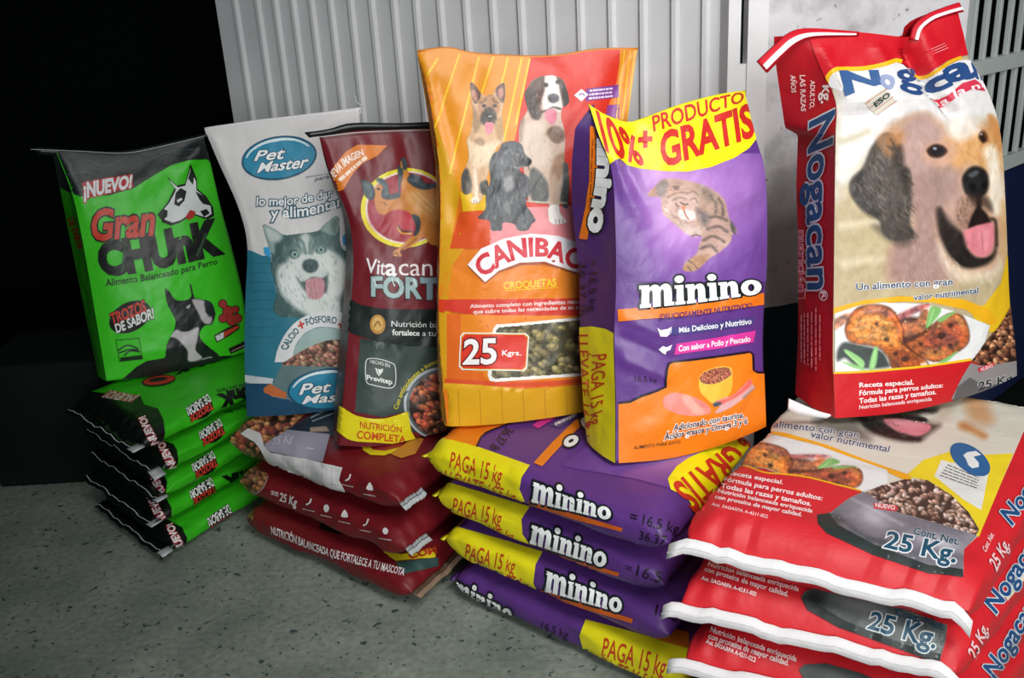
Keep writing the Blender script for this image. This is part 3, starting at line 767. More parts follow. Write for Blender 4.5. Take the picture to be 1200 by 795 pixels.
# ------------------------------------------------------------------ the print on every sack
# ---- standing red sack
n1 = crop(880, 0, 3.3125); n2 = crop(900, 230, 2.943); nt = crop(970, 60, 5.714); nd = crop(980, 110, 3.614); nc = crop(970, 350, 5.4545); ng = crop(890, 20, 4.97); nh = crop(930, 320, 4.68)
B = NOG; B.only = 'sack_body'
B.parts['sack_body']['cols'][:len(B.parts['sack_body']['cols']) // 9] = srgb(hexc('b8121f'))
W_ = 'e6e4e6'; NAVY = '1c3c6c'
pc = Pic(976, 80, 1195, 375, 1.25, 'b6a582')
pc.fill(n1((320, 250), (1000, 180), (1000, 480), (900, 470), (700, 500), (560, 520), (450, 620), (400, 700), (335, 760)), 'd8d4d4', 22, smooth=False)
pc.fill(n1((430, 420), (560, 440), (470, 520), (400, 640), (340, 700), (340, 600), (380, 470)), 'e2dcdc', 8, 0.7)
pc.glow(*n1((960, 700))[0], 16, 90, 'f0e6d8', 0.6)
for a, b_, c_ in (((20, 330), (150, 300), 'e0d4b8'), ((20, 410), (60, 420), 'b4a078'), ((20, 560), (200, 540), 'e2d6bc'), ((20, 640), (230, 620), 'b8a47c'), ((30, 720), (230, 700), 'ded0b4'), ((20, 200), (130, 160), 'a89a6c')):
    pc.line(nd(a, ((a[0] + b_[0]) / 2, a[1] - 14), b_), 8, c_, 7, 0.5)
# head, cheek, neck
pc.fill(nd((200, 170), (280, 100), (380, 80), (450, 130), (520, 190), (610, 130), (650, 100), (690, 150), (700, 300), (712, 480), (700, 700), (640, 760), (520, 770), (520, 800), (230, 800), (235, 640), (320, 560), (300, 420), (260, 300)), 'c29c80', 10)
pc.fill(nd((290, 120), (380, 85), (440, 150), (480, 200), (420, 330), (350, 420), (310, 400), (270, 300), (265, 200)), 'b4948c', 12)
pc.fill(nd((300, 400), (420, 330), (520, 420), (440, 480), (420, 560), (470, 700), (500, 790), (240, 800), (240, 640), (330, 560)), 'a08078', 14)
pc.fill(nd((500, 190), (600, 150), (690, 150), (700, 330), (640, 330), (560, 290), (500, 330), (470, 270)), 'd09a64', 10)
pc.fill(nd((620, 240), (670, 220), (695, 330), (712, 480), (690, 520), (650, 480), (640, 330)), 'eee0cc', 8)
pc.fill(nd((640, 90), (690, 130), (697, 240), (670, 200)), 'c88a50', 6)
pc.fill(nd((450, 180), (520, 200), (520, 260), (480, 300), (440, 270)), 'cfa078', 8, 0.8)
pc.fill(nd((440, 330), (520, 330), (545, 440), (560, 540), (520, 580), (440, 540), (420, 430)), 'b8948a', 12, 0.8)
pc.fill(nd((400, 360), (470, 300), (500, 330), (470, 430), (430, 470)), '8c7470', 12, 0.6)
# ear: dark waves
ear = nd((205, 165), (250, 190), (265, 290), (310, 330), (320, 440), (310, 540), (330, 600), (270, 625), (200, 600), (175, 530), (110, 490), (60, 430), (60, 370), (110, 310), (150, 220))
pc.fill(ear, '4c443e', 4)
pc.fill(nd((180, 175), (280, 160), (270, 240), (230, 270), (180, 230)), 'b07848', 10, 0.75)
pc.fill(nd((60, 380), (120, 330), (140, 420), (185, 480), (175, 530), (100, 480)), '241f1c', 8, 0.8)
pc.fill(nd((240, 240), (275, 220), (290, 300), (310, 330), (300, 430), (260, 330)), '2a211c', 7, 0.8)
pc.fur(ear, ['6a6058', '38302c', '1e1a18', '7c7068', '58504a'], 55, 260, 9, 1.3, 0.5, 3, 28)
pc.fill(nd((150, 560), (230, 560), (330, 600), (310, 640), (250, 640)), '3a322e', 8, 0.55)
pc.fur(nd((280, 100), (440, 130), (470, 330), (320, 600), (250, 790), (500, 790), (430, 560), (330, 330)), ['dcc0b4', '947a74', 'c8a898', 'a88a84'], 75, 240, 7, 1.2, 0.28, 4, 25)
pc.fur(nd((500, 200), (690, 160), (700, 330), (520, 300)), ['e4b880', 'b07840', 'dca868'], 80, 90, 6, 1.1, 0.35, 5, 30)
# eyes
pc.fill(nd((365, 235), (400, 205), (460, 205), (500, 235), (470, 300), (400, 305), (365, 275)), 'c89a84', 6, 0.8)
pc.fill(nd((380, 240), (410, 215), (450, 220), (468, 245), (440, 270), (400, 268)), '3a241c', 3)
pc.fill(ell(*nd((425, 242))[0], 8, 6), '1c1618', 2); pc.fill(ell(*nd((415, 232))[0], 2.4, 1.8), 'a8b4c0', 1.5, 0.8)
pc.fill(nd((600, 180), (612, 155), (630, 165), (637, 195), (620, 208), (605, 195)), '2c1a14', 3); pc.fill(ell(*nd((612, 172))[0], 1.2, 1.2), 'b0b0b4', 1, 0.8)
pc.line(nd((590, 140), (615, 150), (640, 200)), 3, 'a0602c', 3, 0.5)
# nose and mouth
pc.fill(nd((530, 360), (560, 315), (600, 308), (635, 335), (643, 390), (625, 430), (590, 445), (545, 425)), '1c1a1a', 4)
pc.fill(nd((555, 345), (585, 325), (600, 335), (575, 355)), '606468', 3, 0.7); pc.fill(ell(*nd((622, 385))[0], 3, 4), '040404', 2); pc.fill(ell(*nd((573, 395))[0], 4, 5), '060606', 3)
pc.fill(nd((530, 440), (580, 440), (600, 480), (570, 540), (530, 580), (500, 520)), '94705e', 8, 0.8)
pc.fur(nd((510, 440), (600, 440), (560, 560), (500, 540)), ['3c2c26', 'b8988c', '58443c'], 70, 60, 4, 1.0, 0.45, 6)
pc.fill(nd((420, 500), (440, 480), (470, 545), (530, 590), (545, 640), (590, 690), (655, 680), (672, 640), (668, 690), (620, 730), (540, 740), (480, 690), (440, 610)), '1e1816', 6)
pc.fill(nd((585, 490), (615, 488), (645, 525), (650, 555), (600, 560), (555, 570)), '1c0e0e', 4)
pc.fill(nd((590, 430), (612, 435), (610, 500), (595, 500)), '1e1614', 4)
pc.fill(nd((535, 590), (560, 570), (650, 545), (668, 570), (665, 640), (640, 685), (600, 690), (560, 660)), 'd47c86', 3)
pc.fill(nd((600, 580), (640, 570), (640, 650), (610, 660)), 'e898a0', 5, 0.6); pc.line(nd((610, 575), (618, 660)), 1.2, 'b45c6a', 1.5, 0.7)
pc.line(nd((655, 530), (672, 545), (676, 640)), 4, '2a1c18', 3, 0.8)
pc.fill(nd((430, 620), (480, 710), (560, 750), (660, 740), (690, 690), (700, 740), (620, 790), (500, 790), (440, 700)), 'e6d4bc', 10, 0.7)
pc.fur(nd((430, 640), (560, 750), (690, 700), (690, 790), (480, 790)), ['f0e4d4', 'c4a894', 'd8c4ac'], 70, 70, 6, 1.1, 0.35, 7)
pc.fill(nd((690, 470), (716, 470), (718, 700), (700, 700)), 'd8a870', 6, 0.7)
pc.fill(nd((470, 100), (560, 110), (610, 150), (560, 190), (510, 200), (470, 160)), 'e6dcd4', 9, 0.8)
pc.fill(nd((330, 300), (420, 320), (480, 330), (520, 420), (450, 470), (410, 560), (340, 560)), '9c8078', 16, 0.45)
pc.fill(nd((560, 430), (640, 440), (660, 500), (620, 480), (580, 470)), '30221e', 6, 0.7); pc.fill(nd((430, 490), (500, 560), (545, 640), (470, 640)), '2a201e', 8, 0.7)
pc.grain(6, 5, 8); pc.lay(B, 1)
# red top with its yellow rule and white ground
red_top = nt((-300, -60), (-120, -260), (200, -290), (500, -290), (900, -320), (960, -200), (960, 20), (880, 38), (800, 62), (720, 118), (660, 160), (600, 165), (540, 110), (450, 62), (350, 88), (220, 112), (100, 116), (20, 132), (-20, 180))
poly(B, nt((-10, 190), (10, 150), (60, 128), (230, 122), (360, 98), (450, 76), (500, 92), (560, 150), (600, 188), (660, 184), (730, 150), (810, 95), (880, 60), (1000, 60), (1060, 260), (900, 210), (720, 320), (450, 330), (260, 300), (100, 270), (20, 240)), 'dcdadc', 2)
poly(B, red_top, 'c40f20', 3)
line(B, nt((-10, 225), (0, 170), (40, 128), (100, 120), (220, 118), (350, 94), (450, 66), (490, 72)), 5, 'e8b416', 4)
line(B, nt((575, 165), (610, 175), (660, 168), (730, 130), (810, 75), (890, 42)), 4, 'e0a818', 4)
# distorted name across the folds
for s_, q in (('N', nt((88, 140), (320, 132), (340, 222), (130, 285))), ('o', nt((335, 165), (440, 165), (440, 248), (372, 252))), ('g', nt((438, 130), (575, 128), (620, 240), (480, 225))),
              ('c', nt((655, 205), (790, 150), (815, 232), (668, 285))), ('a', nt((768, 122), (930, 62), (975, 175), (805, 205))), ('n', nt((960, 90), (1010, 110), (1030, 190), (990, 180)))):
    c_ = {'N': '34588a', 'o': '8c96b8'}.get(s_, '24467c')
    text(B, s_, [q[0], q[1]], [q[3], q[2]], c_, 0.045, 5, cap=0.682 if s_ == 'N' else 0.449)
poly(B, nt((690, 328), (745, 320), (810, 290), (900, 215), (980, 190), (1030, 230), (1048, 270), (960, 255), (860, 310), (770, 372), (735, 385), (745, 360)), 'c8304a', 4)
text(B, 'a la ni', nt((748, 330), (860, 262), (1030, 205)), nt((770, 366), (880, 300), (1040, 240)), 'f0dce0', 0.02, 5, cap=0.6)
poly(B, nt((240, 340), (380, 250), (455, 345), (320, 430)), 'c8c0b4', 4)
for i in range(4): line(B, nt((250 + i * 26, 350 + i * 26), (390 + i * 22, 255 + i * 26)), 0.7, 'a85848', 5, False)
text(B, 'ESO', nt((300, 345), (395, 278)), nt((318, 372), (412, 305)), '28443c', 0.04, 6)
for i in range(3): line(B, n1((695 + i * 4, 193 + i * 9), (750 + i * 6, 168 + i * 9)), 0.6, 'd8a0a8', 4, False)
# slogan, chicken and lower part
text(B, 'Un alimento con gran', n2((303, 300), (632, 283)), n2((303, 323), (632, 306)), '24446c', 0.018, 6, [('f0ece4', 0.05)])
text(B, 'valor nutrimental', n2((500, 340), (720, 314)), n2((500, 359), (720, 334)), '24446c', 0.018, 6, [('f0ece4', 0.05)])
poly(B, n2((690, 390), (745, 375), (800, 300), (822, 200), (860, 200), (860, 460), (760, 470), (720, 440)), 'e0b41c', 2)
poly(B, n2((225, 385), (330, 358), (450, 345), (560, 348), (670, 355), (760, 390), (790, 440), (760, 445), (680, 392), (560, 366), (450, 364), (330, 378), (225, 408)), 'e2a818', 3)
pk = Pic(978, 352, 1165, 440, 1.35)
pk.fill(nc((30, 95), (200, 40), (350, 22), (600, 30), (800, 75), (1035, 170), (1000, 280), (930, 390), (700, 430), (400, 455), (30, 478)), 'dedede', 1.5, smooth=False)
def roast(p, C, sc=1.0, seed=0):
    """a plate of roast drumsticks with green leaves; C maps drawing units to the sheet"""
    p.fill(C((380, 120), (560, 120), (660, 180), (560, 330), (470, 300), (440, 200)), '4a2a22', 5)
    p.fill(C((40, 200), (140, 130), (140, 90), (60, 120), (40, 150)), 'b07860', 3)
    p.fill(C((60, 400), (110, 380), (200, 440), (380, 440), (380, 400), (330, 330), (180, 290), (100, 280), (60, 330)), '3c4442', 4)
    p.fill(C((430, 110), (600, 35), (650, 45), (520, 110), (450, 140)), 'b06060', 4)
    p.fill(C((470, 160), (560, 140), (600, 70), (640, 80), (640, 180), (560, 230), (480, 240)), 'b8704c', 4)
    thigh = C((130, 130), (190, 60), (300, 40), (390, 60), (440, 120), (480, 200), (480, 280), (560, 350), (620, 395), (630, 435), (540, 450), (420, 450), (380, 370), (320, 310), (220, 290), (140, 270), (110, 200))
    p.fill(thigh, 'b4622e', 3)
    p.fill(C((150, 150), (250, 90), (380, 130), (440, 220), (460, 290), (380, 300), (220, 270), (150, 230)), 'd0843c', 9, 0.9)
    p.fill(C((200, 90), (300, 55), (400, 80), (420, 120), (300, 90)), 'b06a6a', 6, 0.8)
    for q in (((150, 200), (260, 180), (380, 230)), ((180, 150), (300, 130), (400, 160)), ((200, 240), (320, 240), (420, 280))): p.line(C(*q), 3 * sc, 'e8b070', 4, 0.6)
    p.fill(C((420, 330), (520, 340), (600, 400), (600, 440), (440, 445), (410, 380)), '8c4426', 7, 0.8)
    leg = C((490, 290), (600, 230), (700, 140), (780, 95), (850, 110), (890, 190), (890, 280), (820, 340), (720, 395), (640, 390), (540, 340))
    p.fill(leg, 'a85a34', 3); p.fill(C((600, 260), (720, 170), (820, 130), (860, 220), (780, 300), (660, 350)), '984a3e', 9, 0.7)
    p.fill(C((620, 330), (760, 330), (700, 385), (640, 380)), 'd08a48', 7, 0.7); p.fill(C((800, 100), (850, 120), (870, 200), (830, 160)), 'd89050', 6, 0.7)
    for x, y, a in ((780, 170, 20), (720, 235, 26), (775, 300, 20), (370, 260, 18), (490, 385, 26), (430, 350, 16), (310, 160, 14), (590, 290, 12), (680, 340, 12)):
        p.fill(ell(*C((x, y))[0], a * sc * 0.18, a * sc * 0.14), '38241e', 2.5, 0.85)
    brown = (p.c[..., 0] > p.c[..., 2] + 40)[..., None]; g_ = fbm(p.X / 2.2, p.Y / 2.0, 3)[..., None]; h_ = fbm(p.X / 7 + 9, p.Y / 6, 2)[..., None]
    p.c = np.clip(np.where(brown, p.c * (1 + 0.16 * g_ + 0.20 * h_) + np.array([14, 0, -8]) * h_, p.c), 0, 255)
    for o_ in (thigh, leg): p.line(list(o_) + [o_[0]], 2.2 * sc, '5c2c18', 2.2, 0.65, False)
    p.fill(ell(*C((610, 420))[0], 4 * sc, 3 * sc), 'ecd0b0', 2); p.line(C((150, 130), (230, 85), (330, 70)), 3 * sc, 'd89a6c', 4, 0.6); p.line(C((700, 180), (780, 130), (840, 140)), 3 * sc, 'd08850', 4, 0.6)
    r = random.Random(seed)
    for _ in range(110):
        x, y = r.uniform(150, 880), r.uniform(60, 430)
        q = C((x, y))[0]; i, j = int((q[1] - p.y0) * p.k), int((q[0] - p.x0) * p.k)
        if 0 <= i < p.h and 0 <= j < p.w and p.c[i, j, 0] > p.c[i, j, 2] + 40: p.fill(ell(*q, r.uniform(.6, 1.6) * sc, r.uniform(.5, 1.1) * sc), r.choice(['f0c898', '7c3c20', 'e09a58', '5c2c1c']), 1.4, 0.6)
    for q in (((620, 180), (650, 60), (690, 50), (720, 80), (650, 170)), ((700, 130), (780, 90), (820, 80), (720, 150)), ((700, 410), (780, 360), (830, 330), (760, 400))): p.fill(C(*q), '7cb468', 2)
    for q in (((100, 330), (150, 340), (230, 400), (210, 440)), ((260, 440), (290, 320), (315, 310), (310, 400), (290, 450)), ((90, 400), (200, 430), (240, 460), (160, 440))): p.fill(C(*q), '8cc47c', 2)
    for q in (((640, 170), (670, 70)), ((110, 340), (220, 430)), ((280, 440), (300, 330))): p.line(C(*q), 1.2 * sc, 'b8e0a0', 1.2, 0.8)
roast(pk, nc, 1.0, 3)
pk.a[pk.cover(spline(nc((30, 95), (200, 40), (350, 22), (600, 30), (800, 75), (1035, 170), (1000, 280), (930, 390), (700, 430), (400, 455), (30, 478)), 90, True), 1)[0]] *= 1
pk.lay(B, 4)
poly(B, nc((28, 478), (200, 472), (420, 458), (640, 438), (905, 395), (1300, 330), (1300, 900), (28, 900)), 'c2141f', 5)
line(B, nc((28, 474), (220, 466), (420, 450), (640, 428), (910, 388)), 2.6, 'e8b81c', 6)
kb = Pic(1130, 350, 1196, 435, 1.4)
kb.kibble(nc((905, 400), (960, 330), (1020, 250), (1080, 180), (1120, 120), (1160, 40), (1230, 40), (1230, 420), (1000, 440)), ['8a5a40', 'a06c4c', '7a4a34', 'b88460', '6c4030'], 3.0, 300, 5, smooth=False); kb.lay(B, 6)
poly(B, nc((905, 410), (960, 425), (1060, 420), (1240, 390), (1250, 560), (780, 640), (850, 500)), '8a8686', 7)
poly(B, nc((820, 560), (900, 500), (1000, 560), (1240, 500), (1250, 640), (780, 690)), '5c5a5c', 7.5)
poly(B, nc((950, 440), (1050, 405), (1055, 430), (955, 470)), 'c8283c', 8.5); text(B, 'NUEVO', nc((965, 440), (1042, 415)), nc((968, 460), (1046, 434)), 'f0d0d4', 0.03, 9.5, lim=6)
text(B, '25 Kg.', n2((720, 640), (845, 610)), n2((720, 668), (845, 634)), '2c3034', 0.04, 8.5, [('c4c4c4', 0.04)])
text(B, 'Receta especial.', n2((313, 642), (498, 630)), n2((313, 658), (498, 647)), 'f6e8e8', 0.028, 8)
text(B, 'Fórmula para perros adultos:', n2((313, 669), (598, 642)), n2((313, 686), (598, 657)), 'f6e8e8', 0.028, 8)
text(B, 'Todas las razas y tamaños.', n2((312, 696), (575, 664)), n2((312, 713), (575, 680)), 'f6e8e8', 0.028, 8)
text(B, 'Nutrición balanceada enriquecida', n2((312, 720), (560, 690)), n2((312, 732), (560, 702)), 'f0d8d8', 0.02, 8)
B.only = 'side_gusset'
text(B, 'Nogacan', [n1((320, 432))[0], n2((205, 60))[0], n2((212, 318))[0]], [n1((232, 475))[0], n2((140, 60))[0], n2((142, 318))[0]], '1c4878', 0.05, 6, [('c8ccd4', 0.035)], cap=0.62)
poly(B, ell(*n2((196, 342))[0], 5.2, 6.4), 'd8d8dc', 6); poly(B, ell(*n2((196, 342))[0], 4.2, 5.2), 'b3101f', 6.6); text(B, 'R', n2((204, 330), (206, 354)), n2((188, 330), (190, 354)), 'f0e0e0', 0.02, 7)
text(B, 'ADULTO,', ng((325, 365), (322, 530)), ng((298, 365), (296, 530)), 'f0d4d4', 0.02, 4)
text(B, 'LAS RAZAS', ng((268, 335), (272, 545)), ng((236, 335), (246, 545)), 'f0d4d4', 0.02, 4)
text(B, 'AÑOS', ng((210, 335), (214, 435)), ng((180, 335), (188, 435)), 'f0d4d4', 0.02, 4)
text(B, 'kg.', ng((430, 395), (420, 500)), ng((372, 395), (362, 500)), 'e8d8d8', 0.04, 4)
text(B, 'nutrición', n2((132, 120), (132, 330)), n2((108, 120), (108, 330)), 'e06070', 0.02, 4, [('f0d0d4', 0.03)])
line(B, n2((100, 330), (100, 352), (130, 352), (132, 318)), 0.8, 'e8c0c4', 4, False)
for i, (x, y0, y1) in enumerate(((150, 230, 480), (128, 190, 540), (105, 215, 520), (84, 220, 510), (65, 220, 500), (48, 230, 490))): rows(B, nh((x + 8, y0), (x + 8, y1), (x - 8, y1), (x - 8, y0)), 1, 'e89098', 4, 0.42, i)

# ---- standing purple sack
m1 = crop(660, 90, 3.3125); m2 = crop(660, 310, 3.18); mc = crop(750, 200, 6.115); mf = crop(770, 420, 8.833)
B = MIN; B.only = 'sack_body'
pc = Pic(716, 180, 900, 330, 1.3, '6a4292')
pc.glow(806, 245, 66, 74, 'c890d6', 1.0, 20); pc.glow(800, 240, 50, 60, 'd49ce0', 0.6); pc.glow(870, 215, 40, 60, 'b884cc', 0.6); pc.glow(720, 300, 40, 70, '52307a', 0.8); pc.glow(770, 200, 40, 30, 'd8a4dc', 0.7)
body = mc((50, 178), (110, 110), (160, 62), (260, 58), (390, 85), (520, 140), (600, 210), (625, 310), (640, 350), (690, 430), (660, 460), (640, 520), (560, 590), (480, 640), (430, 690), (380, 720), (310, 715), (320, 670), (400, 600), (420, 530), (440, 470), (370, 470), (290, 420), (220, 360), (160, 300), (150, 220), (130, 185))
pc.fill(body, 'c09e92', 1.6)
pc.fill(mc((380, 90), (520, 150), (600, 230), (610, 330), (500, 330), (420, 250), (400, 160)), 'b0907f', 6, 0.9); pc.fill(mc((430, 110), (510, 150), (520, 220), (460, 200)), '7a6a62', 7, 0.7)
pc.fill(mc((110, 110), (165, 65), (200, 90), (190, 150), (150, 190), (100, 170)), '8c7c78', 3); pc.fill(mc((55, 178), (105, 120), (120, 170), (100, 185)), 'b07c64', 2, 0.8)
pc.fill(mc((195, 130), (240, 100), (300, 120), (290, 165), (225, 180)), 'd0a898', 3); pc.fill(mc((225, 115), (265, 108), (280, 130), (250, 135)), '706460', 3, 0.8)
pc.fill(mc((170, 210), (260, 180), (400, 190), (410, 260), (390, 340), (330, 360), (260, 310), (180, 280)), 'd0b0a4', 6, 0.85)
pc.fill(mc((270, 290), (320, 270), (390, 300), (390, 345), (330, 362), (280, 335)), 'f0dcd8', 3); pc.fill(mc((165, 265), (240, 300), (260, 320), (180, 290)), 'e8d0c8', 3, 0.8)
pc.line(mc((255, 235), (265, 255), (275, 258)), 1.2, '4c3834', 1); pc.line(mc((290, 230), (315, 245), (340, 240)), 1.4, '584440', 1.2); pc.fill(mc((292, 262), (320, 250), (325, 275), (305, 282)), 'd89070', 1.5); pc.line(mc((310, 280), (325, 320), (345, 350)), 1.4, 'b05c50', 1.2)
for q in (((200, 190), (260, 160), (330, 160)), ((330, 170), (380, 150), (420, 180)), ((230, 215), (280, 195), (330, 205)), ((360, 210), (390, 200), (410, 230))): pc.line(mc(*q), 1.6, '6a5850', 1.6, 0.6)
pc.fill(mc((400, 270), (470, 300), (500, 340), (460, 400), (420, 340)), '645c60', 7, 0.8)
for q in (((460, 350), (540, 330), (620, 355)), ((480, 420), (560, 400), (625, 440)), ((450, 500), (520, 470), (600, 510)), ((430, 560), (500, 540), (550, 580)), ((500, 180), (540, 230), (540, 300)), ((560, 200), (590, 260), (590, 320))): pc.line(mc(*q), 3.4, '5c504c', 2.4, 0.7)
pc.fill(mc((645, 360), (685, 420), (680, 455), (650, 430)), '50504c', 3, 0.9)
pc.fill(mc((200, 320), (280, 360), (380, 400), (440, 410), (430, 460), (370, 470), (290, 420)), 'd4bcb4', 4, 0.8); pc.line(mc((370, 470), (400, 460), (430, 470)), 1.5, '6c5c5c', 1.2)
pc.fill(mc((310, 715), (320, 670), (380, 620), (480, 600), (500, 620), (430, 690), (380, 720)), 'a87c58', 3, 0.9)
for q in (((340, 690), (365, 720)), ((385, 670), (410, 705)), ((345, 645), (370, 660))): pc.line(mc(*q), 1.6, '584030', 1.3, 0.8)
pc.fur(body, ['c4a89c', '80665c', 'd8c4bc', '6c5850'], 20, 320, 4, 0.9, 0.35, 8, 40)
pc.grain(4, 12, 12); pc.lay(B, 1)
poly(B, m1((85, 90), (105, 160), (122, 210), (150, 275), (182, 338), (215, 318), (250, 345), (300, 357), (400, 367), (480, 368), (570, 352), (660, 317), (720, 277), (754, 232), (748, 170), (735, -20), (600, -20), (300, 40), (160, 30), (80, 50)), 'f2e60e', 3)
text(B, 'PRODUCTO', m1((343, 155), (520, 100), (697, 58)), m1((350, 214), (520, 160), (697, 96)), 'c4261c', 0.02, 5)
text(B, 'GRATIS', m1((372, 225), (550, 170), (722, 108)), m1((388, 350), (560, 290), (738, 228)), 'c8241c', 0.035, 5)
text(B, '10%', m1((122, 118), (180, 170), (282, 240)), m1((165, 285), (215, 310), (314, 345)), 'c8241c', 0.03, 5)
text(B, '+', m1((296, 205), (340, 205)), m1((296, 290), (340, 280)), 'c8241c', 0.05, 5)
minino(B, m2((283, 88), (500, 72), (732, 56)), m2((283, 164), (500, 142), (737, 108)), 0.095, 5)
poly(B, m2((203, 168), (480, 146), (745, 106), (745, 150), (480, 190), (206, 212)), 'ee7a1c', 3)
text(B, '¡DELICIOSAMENTE NUTRITIVO®', m2((355, 186), (520, 168), (700, 143)), m2((357, 206), (520, 188), (700, 160)), '4a2468', 0.022, 5)
poly(B, m2((395, 238), (560, 216), (710, 196), (704, 226), (560, 246), (395, 266)), '46417e', 3)
text(B, 'Más Delicioso y Nutritivo', m2((430, 235), (697, 201)), m2((430, 254), (697, 221)), 'f0f0f4', 0.025, 5)
poly(B, m2((420, 296), (560, 274), (715, 246), (706, 290), (560, 316), (412, 336)), 'd83a9c', 3)
text(B, 'Con sabor a Pollo y Pescado', m2((428, 303), (693, 266)), m2((428, 324), (693, 286)), 'f4eef2', 0.025, 5)
poly(B, m2((350, 238), (362, 246), (388, 242), (402, 232), (400, 258), (385, 268), (362, 268)), 'f0eef4', 3)
poly(B, m2((355, 315), (370, 303), (385, 308), (404, 298), (398, 318), (385, 322), (380, 335), (368, 328)), 'f0eef4', 3)
edge_ = m2((206, 516), (250, 511), (292, 490), (345, 472), (380, 456), (384, 395), (392, 370), (410, 363), (560, 345), (692, 326), (704, 336), (706, 394), (720, 402), (760, 404))
poly(B, edge_ + m2((800, 800), (206, 800)), 'f0801a', 3); line(B, edge_, 2.6, '1c1424', 5, False)
pf = Pic(776, 424, 890, 492, 1.4)
pf.fill(mf((100, 80), (300, 30), (960, -10), (965, 160), (1060, 170), (1060, 620), (0, 620), (0, 330), (100, 300)), 'f2962a', 20, smooth=False); pf.a[:] = 0
pf.glow(*mf((600, 300))[0], 40, 34, 'f8c848', 0.9); pf.glow(*mf((430, 330))[0], 10, 24, 'fce070', 0.8); pf.glow(*mf((620, 260))[0], 34, 26, 'f8b040', 0.5)
pf.fill(mf((430, 190), (480, 130), (640, 80), (750, 90), (775, 150), (770, 300), (720, 400), (600, 480), (500, 420), (430, 330)), 'f4b238', 3)
pf.fill(mf((430, 220), (520, 280), (640, 260), (600, 470), (500, 430), (420, 320)), 'fbc850', 8, 0.7)
pf.fill(mf((425, 210), (470, 140), (600, 95), (720, 85), (770, 120), (765, 180), (660, 250), (540, 280), (450, 262)), 'f8c458', 2)
pf.kibble(mf((435, 205), (480, 145), (600, 105), (710, 95), (755, 130), (750, 175), (650, 240), (540, 268), (460, 250)), ['b06a50', 'c07a5c', 'a05c48', '944c3c'], 1.3, 320, 9, '80402e')
pf.fill(mf((50, 450), (80, 380), (180, 350), (300, 370), (430, 420), (530, 490), (550, 560), (480, 590), (330, 600), (180, 570), (80, 520)), 'e88c80', 2.5)
pf.fill(mf((250, 400), (330, 390), (440, 480), (480, 570), (400, 580), (310, 500)), 'f0b4a4', 5, 0.8); pf.fill(mf((360, 400), (520, 490), (530, 515), (440, 500)), 'd87878', 3, 0.7); pf.fill(mf((80, 400), (180, 360), (230, 420), (120, 480)), 'f09a94', 6, 0.7)
pf.fill(mf((575, 460), (680, 410), (780, 380), (880, 270), (960, 210), (975, 260), (1010, 300), (960, 350), (860, 440), (740, 520), (620, 570), (590, 550), (640, 500), (580, 505)), 'd8a8a8', 2)
pf.fill(mf((600, 450), (760, 390), (880, 270), (960, 215), (970, 270), (860, 370), (720, 450), (640, 480)), 'e4685c', 3); pf.fill(mf((575, 465), (640, 450), (660, 470), (600, 505), (575, 500)), '44505c', 2); pf.fill(mf((880, 400), (940, 350), (1005, 300), (960, 360), (890, 430)), '8c7474', 3, 0.8)
pf.line(mf((700, 420), (820, 350), (920, 260)), 2, 'f09a8c', 2, 0.6); pf.lay(B, 4.5)
for s_, a, b_ in (('Adicionado con taurina,', ((408, 596), (668, 548)), ((408, 618), (668, 568))), ('Ácidos grasos y Omega 3 y 6', ((375, 630), (680, 572)), ((375, 652), (682, 592)))):
    text(B, s_, m2(*a), m2(*b_), '443c58', 0.02, 7, [('f4ece4', 0.09)], slant=0.15)
text(B, 'ALIMENTO PARA GATO', m2((262, 676), (435, 654)), m2((262, 688), (435, 665)), '4c2c1c', 0.01, 5)
text(B, '16.5 kg', m2((268, 412), (350, 420)), m2((268, 436), (350, 436)), '2c1c3c', 0.0, 4)
B.only = 'side_gusset'
text(B, 'ninino', [(718, 150), (713, 214), (706, 272)], [(702, 150), (700, 214), (690, 268)], 'f0f2f2', 0.06, 5, [('10181c', 0.06)], cap=0.5)
poly(B, m1((104, 190), (132, 195), (137, 310), (134, 400), (118, 520), (96, 632), (64, 628), (88, 510), (103, 400)), 'e87818', 3)
rows(B, m1((122, 240), (112, 540), (100, 538), (110, 240)), 1, 'a04c14', 4, 0.5, 3)
text(B, '16.5 kg', m2((130, 30), (125, 172)), m2((99, 32), (101, 178)), '18101c', 0.0, 4); text(B, '36.37 lb', m2((88, -10), (88, 190)), m2((62, -8), (64, 195)), '18101c', 0.0, 4)
text(B, '=', m1((132, 712), (132, 735)), m1((108, 712), (108, 735)), '18101c', 0.0, 4)
poly(B, m2((40, 236), (110, 231), (160, 240), (204, 262), (206, 520), (208, 800), (60, 780)), 'ece01a', 3)
text(B, 'PAGA 15 kg', m2((166, 333), (146, 585)), m2((112, 338), (104, 605)), 'c83c1c', 0.01, 5); text(B, 'LLÉVATE 16.5 kg', m2((97, 262), (102, 690)), m2((60, 262), (80, 680)), 'c83c1c', 0.01, 5)

